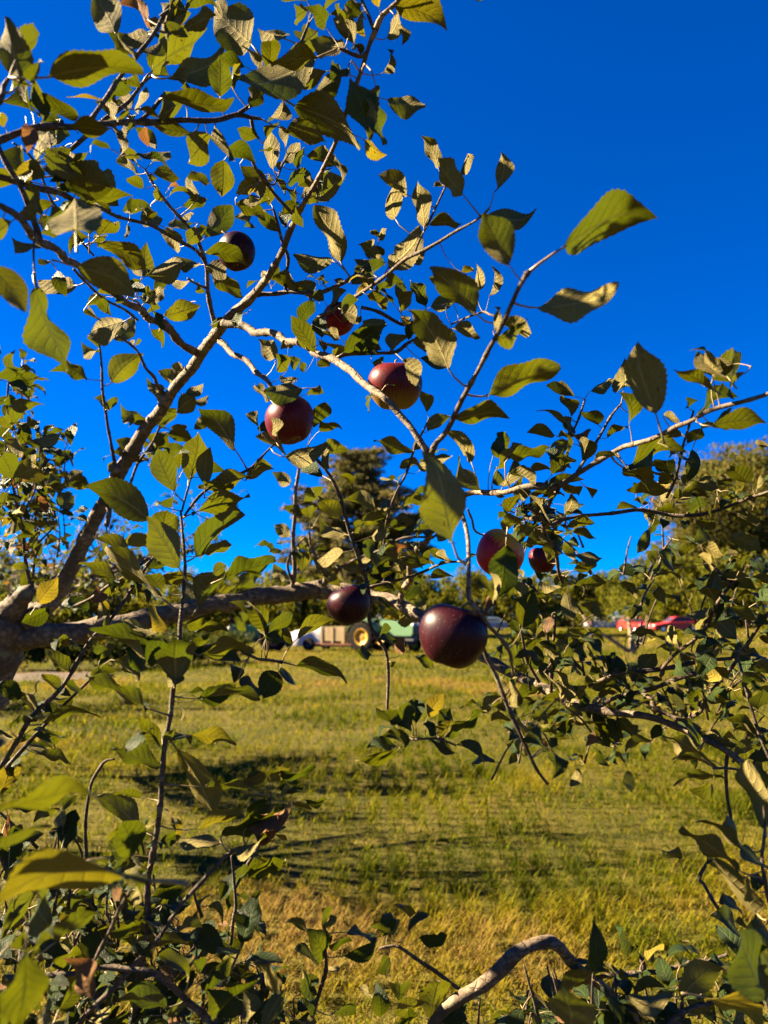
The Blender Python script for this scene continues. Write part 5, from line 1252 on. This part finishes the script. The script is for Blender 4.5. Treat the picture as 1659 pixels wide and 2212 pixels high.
def fill_leaves():
    """smaller leaves along the twigs, where the photo shows more than was traced one by one"""
    dens = {'limb': 1.1, 'h': .75, 'f1': 1.6, 'g1': 1.4, 'g2': 1.4, 'g3': 1.2, 'g4': 1.5, 'g4b': 2, 'g5': 1.2, 'g8': 1.4, 'g9': 1.4, 'e1': 1.5, 'e2': 1.8,
            'h2': 1.6, 'h3': 1.6, 'h4': 1.4, 'j2': 1.6, 'j3': 1.2, 'k': .5, 'kk': 1.0, 'w3': 1.2, 'w1b': 1, 'b1': .7, 'b2': 1.1, 'b4b': 1, 'b5': 1.0, 'b6': 1.2, 'b7': .5, 'b8': .8,
            's2': .9, 's2b': 1.0, 's2c': 1.6, 'vA': 2.6, 'vB': 2.6, 'crown': 0.5, 'br3': 1.2, 'redge2': 1.2, 'bend': .12, 'd3': .25, 'd6': .8, 'd8': .8, 'd7': 1.2, 'l1': 1.0, 'l1a': 1.0, 'l1b': 1.6, 'l1c': 1.5, 'l1d': 1.5, 'd2': .8, 'fan': 1.2, 'fan2': 1.4, 'diag': 0.22, 'para': 1.6, 'l2': .9, 'l3b': .9, 'i': .55, 'd1': .5, 'd1c': 1.2, 'g7': .8, 'u': .5, 'spur4': 2.0, 'spur3': 2.0, 'top2': 1.5, 'd10': .35, 's1c': .6, 's1': .35, 's1b': .5}
    for nm, dn in dens.items():
        q, r = PATHS[nm]
        L = sum((q[i + 1] - q[i]).length for i in range(len(q) - 1))
        n = max(1, int(L * 16 * dn))
        for _ in range(n):
            i = random.randrange(len(q))
            px = pix(q[i])
            if px and nm == 'limb':
                x = px[0]
                if x < 60: continue
                if x < 1180 and random.random() < .75: continue
            if px and nm == 'diag' and px[1] < 600: pass
            # keep the open sky on the upper right open
            spur(LEAF, q[i] + Vector((random.gauss(0, .012), random.gauss(0, .02), random.gauss(0.004, .012))), random.choice([1, 2, 2, 3]), random.uniform(.036, .056))
    # leafy mass of the right hand side, further along the same limb
    for _ in range(74):
        x, y = random.uniform(1090, 1680), random.uniform(1060, 1600)
        if y < 1200 and x < 1390 and x > 1240 and random.random() < .8: continue
        if 1180 < x < 1420 and 1290 < y < 1420 and random.random() < .6: continue
        d = random.uniform(1.45, 1.95)
        c = P(x, y, d)
        e = P(x + random.uniform(-70, 70), y + random.uniform(20, 110), d + random.uniform(-.1, .15))
        TW.append([e, (c + e) / 2 + Vector((0, 0, .01)), c])
        for u in (0, .35, .7, 1.0):
            if random.random() < .75: spur(LEAF, e.lerp(c, u), random.choice([1, 2, 3]), random.uniform(.05, .068))
    # leafy shoots of the trunk head along the left edge
    for _ in range(40):
        x, y = random.uniform(-40, 150), random.uniform(780, 1130)
        if x > 60 and y < 930: continue
        d = random.uniform(1.8, 2.4)
        c = P(x, y, d); e = P(x + random.uniform(-40, 20), y + random.uniform(50, 130), d)
        TW.append([e, (c + e) / 2 + Vector((random.gauss(0, .01), 0, 0)), c])
        for u in (.2, .5, .8, 1.0): spur(LEAF, e.lerp(c, u), random.choice([1, 2, 2]), random.uniform(.05, .066))
    # the other half of the tree, left of the picture
    for _ in range(150):
        if random.random() < .6: c = Vector((random.uniform(-2.6, -1.25), random.uniform(1.2, 2.7), random.uniform(1.3, 2.7)))
        else: c = Vector((random.uniform(-1.5, -.66), random.uniform(.7, 1.35), random.uniform(.55, 1.75)))
        px = pix(c)
        if px and px[0] > -75: continue
        e = c + Vector((random.gauss(.05, .05), random.gauss(0, .05), -random.uniform(.08, .2)))
        TW.append([e, (c + e) / 2, c])
        for u in (.2, .5, .8, 1.0): spur(LEAF, e.lerp(c, u), random.choice([1, 2, 3]), random.uniform(.055, .07))
    # shoots low down at the left, among the traced ones
    for _ in range(84):
        x, y = random.uniform(0, 640), random.uniform(1780, 2260)
        if x > 480 and y < 2050: continue
        if x > 330 and y < 1900: continue
        d = random.uniform(1.0, 1.5)
        c = P(x, y, d)
        e = P(x + random.uniform(-40, 40), y + random.uniform(60, 140), d + random.uniform(-.05, .1))
        TW.append([e, (c + e) / 2 + Vector((random.gauss(0, .008), 0, 0)), c])
        for u in (.3, .6, .85, 1.0):
            if random.random() < .7: spur(LEAF, e.lerp(c, u), random.choice([1, 1, 2]), random.uniform(.045, .066))
    for _ in range(46):
        x, y = random.uniform(-40, 620), random.uniform(1680, 2300)
        if x > 300 and y < 2000: continue
        if x > 140 and y < 1780: continue
        d = random.uniform(.95, 1.3)
        c = P(x, y, d)
        e = P(x + random.uniform(-40, 60), y + random.uniform(70, 150), d + random.uniform(-.05, .1))
        TW.append([e, (c + e) / 2 + Vector((random.gauss(0, .008), 0, 0)), c])
        for u in (.35, .6, .8, 1.0):
            if random.random() < .8: spur(LEAF, e.lerp(c, u), random.choice([1, 1, 2]), random.uniform(.055, .075))
    for _ in range(26):
        x, y = random.uniform(1000, 1700), random.uniform(2080, 2260)
        d = random.uniform(1.0, 1.35)
        c = P(x, y, d); e = P(x + random.uniform(-30, 50), y + 110, d)
        TW.append([e, (c + e) / 2, c])
        for u in (.4, .7, 1.0): spur(LEAF, e.lerp(c, u), random.choice([1, 2, 2]), random.uniform(.05, .07))


TW = []
fill_leaves()


def grid_topo(nl, nw):
    i = np.arange((nl + 1) * (nw + 1)).reshape(nl + 1, nw + 1)
    return np.stack([i[:-1, :-1], i[1:, :-1], i[1:, 1:], i[:-1, 1:]], -1).reshape(-1, 4)


TOPO = {}


def leaf_geo(lf, nl, nw, pet=True):
    """local frame: x along the midrib, z = upper side, origin at the blade's base"""
    if (nl, nw) not in TOPO: TOPO[(nl, nw)] = grid_topo(nl, nw)
    rg = np.random.default_rng(int(lf['rnd'] * 1e6))
    L = lf['L']; W = L * lf['ratio']
    t = np.linspace(0, 1, nl + 1)
    pk = rg.uniform(.43, .54)
    e = math.log(.5) / math.log(pk)
    prof = np.sin(math.pi * t ** e) ** rg.uniform(.72, .90)
    prof = prof * (1 - .35 * np.clip((t - .72) / .28, 0, 1)) + .012
    prof[-1] = .006
    s = np.linspace(-1, 1, nw + 1)
    asym = rg.uniform(-.08, .08)
    T, S = np.meshgrid(t, s, indexing='ij')
    H = np.repeat(prof[:, None], nw + 1, 1) * (W / 2) * (1 + asym * np.sign(S))
    if nl >= 18:
        tooth = np.where(np.arange(nl + 1) % 2 == 0, 1.0, -1.0)[:, None] * np.where(np.abs(S) > .99, 1, 0)
        H = H * (1 + .035 * tooth * (T > .06) * (T < .96))
    Y = S * H
    X = T * L + (np.where(np.abs(S) > .99, 1, 0) * .008 * L if nl >= 18 else 0)
    fold = lf['fold'] if lf['fold'] is not None else (rg.uniform(.06, .40) if rg.random() < .72 else rg.uniform(.45, .95))
    arch = lf['arch'] if lf['arch'] is not None else (rg.uniform(.0, .16) if lf['tr'] else rg.uniform(.02, .30))
    if (lf['px'] or 0) > 95: fold, arch = min(fold, rg.uniform(.15, .5)), arch * .55
    z = fold * np.abs(Y) * (1 - .35 * np.abs(S))                              # halves rise from the midrib
    z = z + arch * L * 4 * T * (1 - T)                                        # bowed along its length
    ph = rg.uniform(0, 6.28, 3)
    z = z + rg.uniform(.015, .075) * L * np.abs(S) ** 1.5 * np.sin(T * rg.uniform(6, 13) + ph[0] + np.sign(S) * ph[1])
    z = z + rg.uniform(-.22, .16) * L * np.clip((T - .65) / .35, 0, 1) ** 2    # curled tip
    tw = rg.uniform(-.3, .3) * (.5 if (lf['px'] or 0) > 95 else 1.0) * (T - .3)
    Y2 = Y * np.cos(tw) - z * np.sin(tw); Z2 = Y * np.sin(tw) + z * np.cos(tw)
    Y2 = Y2 + rg.uniform(-.06, .06) * L * 4 * T * (1 - T)
    # a torn edge now and then
    if rg.random() < .06 and nl >= 18:
        c = rg.integers(4, nl - 5); sg = nw if rg.random() < .5 else 0
        for k in range(-2, 3):
            Y2[c + k, sg] *= .55 + .18 * abs(k)
    v = np.stack([X.ravel(), Y2.ravel(), Z2.ravel()], 1)
    luv = np.stack([T.ravel(), S.ravel(), np.full(T.size, lf['rnd'])], 1)
    q = TOPO[(nl, nw)]
    return v, luv, q


def frame(lf):
    a = lf['a']
    top = -lf['n'] if lf['under'] else lf['n']
    top = (top - a * top.dot(a)).normalized()
    y = top.cross(a)
    return Matrix(((a.x, y.x, top.x, lf['b'].x), (a.y, y.y, top.y, lf['b'].y), (a.z, y.z, top.z, lf['b'].z), (0, 0, 0, 1)))


def petiole_pts(lf):
    B, a = lf['b'], lf['a']
    if lf['at'] is not None: A = lf['at']
    else: A = B - a * min(.03, lf['L'] * .4) - Vector((0, 0, .004))
    m = (B - a * (A - B).length * .45 + A * .6 + B * .4) / 2
    return [A, (A + m * 1.2 + B * .0) / 2.2 if False else A.lerp(m, .6), m.lerp(B, .5), B + a * lf['L'] * .03]


def build_leaves(store, parent, origin, most):
    order = sorted(range(len(store)), key=lambda i: -(store[i]['px'] or 0))
    big = order[:most]
    for i in big:
        lf = store[i]
        near = (lf['px'] or 0) > 36
        v, luv, q = leaf_geo(lf, 26 if near else 18, 6 if near else 4)
        M = frame(lf); Mi = M.inverted()
        pp = [Mi @ p for p in petiole_pts(lf)]
        rp = max(.0008, lf['L'] * .0155)
        pv, pf = tube_geo(pp, [rp * 1.35, rp, rp * .9, rp * .6], 5)
        n = len(v)
        loops = np.concatenate([q.ravel()] + [np.array(f) + n for f in pf]); sizes = np.concatenate([np.full(len(q), 4), [len(f) for f in pf]])
        V = np.concatenate([v, np.array([tuple(p) for p in pv])])
        LU = np.concatenate([luv, np.zeros((len(pv), 3))])
        me = np_mesh('leaf', V, loops, sizes, [M_LEAF, M_PET], matidx=np.concatenate([np.zeros(len(q)), np.ones(len(pf))]),
                     attrs={'luv': ('FLOAT_VECTOR', LU), 'age': ('FLOAT', np.full(len(V), lf['age']))})
        o = link('leaf', me, parent)
        o.matrix_basis = Matrix.Translation(-origin) @ M
    # the rest in one mesh
    VV, LL, SS, MM, UU, AA = [], [], [], [], [], []
    base = 0
    for i in order[most:]:
        lf = store[i]
        hi = (lf['px'] or 0) > 30
        v, luv, q = leaf_geo(lf, 18 if hi else (8 if (lf['px'] or 0) > 20 else 5), 4 if (lf['px'] or 0) > 20 else 2)
        M = np.array(frame(lf))
        v = v @ M[:3, :3].T + M[:3, 3]
        rp = max(.0007, lf['L'] * .015)
        pv, pf = tube_geo(petiole_pts(lf), [rp * 1.35, rp, rp * .9, rp * .6], 4, cap=False)
        n = len(v)
        VV += [v, np.array([tuple(p) for p in pv])]
        LL.append(np.concatenate([q.ravel()] + [np.array(f) + n for f in pf]) + base)
        SS.append(np.full(len(q) + len(pf), 4))
        MM.append(np.concatenate([np.zeros(len(q)), np.ones(len(pf))]))
        UU += [luv, np.zeros((len(pv), 3))]
        AA.append(np.full(n + len(pv), lf['age']))
        base += n + len(pv)
    if VV:
        me = np_mesh('leaf_mass', np.concatenate(VV) - np.array(origin), np.concatenate(LL), np.concatenate(SS), [M_LEAF, M_PET], matidx=np.concatenate(MM),
                     attrs={'luv': ('FLOAT_VECTOR', np.concatenate(UU)), 'age': ('FLOAT', np.concatenate(AA))})
        tag(link('leaf_mass', me, parent), kind='stuff')


def build_twiglets(tws, parent, origin, r0=.0028, r1=.0012):
    for pts in tws:
        p, r = smooth_path(pts, [r0, (r0 + r1) / 2, r1] if len(pts) == 3 else list(np.linspace(r0, r1, len(pts))), .03)
        v, f = tube_geo(p, r, 6, .05, 3)
        link('twig', mesh_from('twig', [a - origin for a in v], f, [M_TWIG]), parent)


build_leaves(LEAF, tree, TREE, 300)
build_twiglets(TW, tree, TREE)

# ---------------------------------------------------------------- neighbouring apple trees on the left
def neighbour(loc, label, seed, most, centre, rad, nspur, limbs=7, zlo=1.35, size=.065):
    random.seed(seed)
    loc = Vector(loc)
    t = empty('apple_tree', loc)
    tag(t, label, 'tree')
    store, tws = [], []
    mb = MB(); mb.tube([(0, 0, -.1), (.02, 0, .5), (.05, .02, 1.05), (.1, 0, 1.35)], [.13, .10, .085, .07], 12)
    mb.build('trunk', M_BARK, t, True)
    c = Vector(centre)
    for k in range(limbs):
        a = 2 * math.pi * k / limbs + random.random() * .6
        e = Vector((c.x + math.cos(a) * rad[0] * .85, c.y + math.sin(a) * rad[1] * .85, c.z + random.uniform(-.2, .5) * rad[2]))
        m = Vector((.08, 0, 1.25)).lerp(e, .5) + Vector((random.gauss(0, .08), random.gauss(0, .08), random.uniform(0, .18)))
        p, r = smooth_path([Vector((.08, 0, 1.2)), m, e], [.035, .022, .006], .06)
        v, f = tube_geo(p, r, 8, .05, k)
        link('branch', mesh_from('branch', v, f, [M_BARK]), t)
        for _ in range(nspur // limbs):
            u = random.uniform(.3, 1.0)
            b = p[int(u * (len(p) - 1))]
            tip = b + Vector((random.gauss(0, .16), random.gauss(0, .16), random.uniform(-.08, .42)))
            if tip.z < zlo: tip.z = zlo + random.random() * .15
            tws.append([b, (b + tip) / 2 + Vector((random.gauss(0, .02), random.gauss(0, .02), .02)), tip])
            for w in (.4, .65, .85, 1.0):
                spur(store, loc + b.lerp(tip, w), random.choice([1, 2, 3]), size * random.uniform(.85, 1.15))
    build_leaves(store, t, loc, most)
    big = MB()
    for tw in tws: big.tube(tw, [.005, .0035, .002], 5)
    tag(big.build('twigs', M_TWIG, t, True), kind='stuff')


neighbour((-3.0, 5.2, 0), 'leafy apple tree behind the pale forked limb at the left edge', 5, 200, (.45, .1, 1.75), (1.7, 1.1, .85), 170)
neighbour((-4.3, 7.7, 0), 'farther apple tree between the left edge foliage and the dark bushes, shading the meadow', 9, 0, (.2, 0, 1.9), (2.0, 1.6, 1.1), 520, zlo=1.0, size=.085)
neighbour((-8.3, 13.2, 0), 'farthest apple tree of the left row, beside the brown soil strip', 12, 0, (.2, 0, 1.9), (2.2, 1.8, 1.2), 420, zlo=.9, size=.10)

# ---------------------------------------------------------------- apples
random.seed(4)
M_STEM = plain('apple_stem', (.16, .09, .045), .8, .3, 60)
M_CALYX = plain('apple_calyx', (.13, .085, .045), .9, .3, 80)
AP1 = apple_material('dark_apple_skin', (0.040, 0.0028, 0.006), (0.008, 0.0008, 0.0035))
AP2 = apple_material('red_apple_skin', (0.115, 0.007, 0.010), (0.045, 0.003, 0.006))
AP3 = apple_material('two_tone_apple_skin', (0.125, 0.009, 0.009), (0.050, 0.004, 0.006), low=(0.17, 0.10, 0.013))
AP4 = apple_material('blushed_apple_skin', (0.40, 0.011, 0.018), (0.20, 0.005, 0.012), top=(0.50, 0.18, 0.006))


def apple(x, y, wpx, d, mat, label, tilt=(0, 0), stem_to=None, seed=1, squash=.94):
    c = P(x, y, d)
    R = wpx / 2 * d / FPX
    rg = np.random.default_rng(seed)
    nu, nv = 40, 26
    ph = rg.uniform(0, 6.28, 3)
    vs, fs = [], []
    for j in range(nv + 1):
        th = math.pi * j / nv
        for i in range(nu):
            a = 2 * math.pi * i / nu
            lobe = .040 * math.cos(5 * a + ph[0]) * max(0, -math.cos(th)) ** 1.2 + .030 * math.cos(2 * a + ph[1]) + .018 * math.cos(3 * a + ph[2]) + .03 * math.cos(a + ph[0]) * math.cos(th)
            r = max(0.0, math.sin(th)) ** .86 * (1 + .12 * math.cos(th)) * (1 + lobe)
            z = math.cos(th) * squash
            z -= .30 * math.exp(-(r / .30) ** 2) if th < math.pi / 2 else 0
            z += .20 * math.exp(-(r / .26) ** 2) if th > math.pi / 2 else 0
            z += .03 * math.cos(a + ph[2]) * r
            vs.append((r * math.cos(a) * R * .98, r * math.sin(a) * R * .98, z * R))
    for j in range(nv):
        for i in range(nu):
            k = (i + 1) % nu
            fs.append((j * nu + i, (j + 1) * nu + i, (j + 1) * nu + k, j * nu + k))
    o = link('apple', mesh_from('apple', vs, fs, [mat]), loc=c)
    o.rotation_euler = (tilt[0], tilt[1], rg.uniform(0, 6))
    tag(o, label, 'apple', 'apples on the tree')
    Mi = (Matrix.Translation(c) @ o.rotation_euler.to_matrix().to_4x4()).inverted()
    a0 = Vector((0, 0, R * .62))
    if stem_to is not None:
        e = Mi @ P(*stem_to)
        if (e - a0).length > R * 2.2: e = a0 + (e - a0).normalized() * R * 2.2
    else: e = Vector((R * .12, 0, R * 1.25))
    m = Vector((0, 0, R * 1.0)).lerp((a0 + e) / 2, .5)
    p, r = smooth_path([a0, m, e], [.0011, .0012, .0017], .004)
    v, f = tube_geo(p, r, 7, .05, 2)
    link('stem', mesh_from('stem', v, f, [M_STEM]), o)
    mb = MB()
    for k in range(5):
        a = 2 * math.pi * k / 5
        b = Vector((math.cos(a) * R * .09, math.sin(a) * R * .09, -R * squash * .80))
        s = Vector((-math.sin(a), math.cos(a), 0)) * R * .045
        tip = b + Vector((math.cos(a + .4) * R * .08, math.sin(a + .4) * R * .08, -R * .10))
        mid = (b + tip) / 2 + Vector((math.cos(a), math.sin(a), 0)) * R * .03
        mb.add([b - s, b + s, mid + s * .7, tip, mid - s * .7, b + Vector((0, 0, R * .03))], [(0, 1, 2, 3, 4), (0, 5, 1)])
    mb.lathe([(R * .10, -R * squash * .80), (R * .06, -R * squash * .84), (.0005, -R * squash * .82)], (0, 0, 0), 'z', 10)
    mb.build('calyx', M_CALYX, o, True)
    return o


AP5 = apple_material('bright_apple_skin', (0.26, 0.008, 0.012), (0.12, 0.004, 0.007))
R_ = math.radians
apple(978, 1375, 148, .87, AP1, 'largest dark purple red apple in the centre, half in shade', (R_(-8), R_(14)), (1018, 1300, .86), 1)
apple(755, 1308, 93, 1.22, AP1, 'small dark maroon apple in front of the heavy horizontal limb', (R_(-10), R_(-18)), (795, 1275, 1.23), 2)
apple(853, 835, 116, 1.14, AP3, 'apple with greenish orange underside crossed by a diagonal branch', (R_(-14), R_(6)), (860, 760, 1.3), 3, .93)
apple(626, 909, 110, 1.13, AP2, 'plum red apple with a curled leaf on its lower left side', (R_(-10), R_(-10)), (600, 855, 1.3), 4)
apple(511, 545, 83, 1.38, AP1, 'highest apple, dusky red, half covered by a leaf against the blue sky', (R_(-6), R_(12)), (480, 500, 1.42), 5)
apple(733, 690, 72, 1.36, AP5, 'small bright red apple tucked among leaves below the upper branches', (R_(5), R_(10)), (720, 655, 1.33), 6)
apple(1078, 1197, 108, 1.08, AP4, 'bright red apple with an orange top, partly behind a dark leaf', (R_(38), R_(-12)), (1045, 1155, 1.12), 7)
apple(1171, 1210, 62, 1.55, AP2, 'small shaded red apple behind leaves, right of the orange topped apple', (0, R_(5)), (1185, 1165, 1.4), 8)
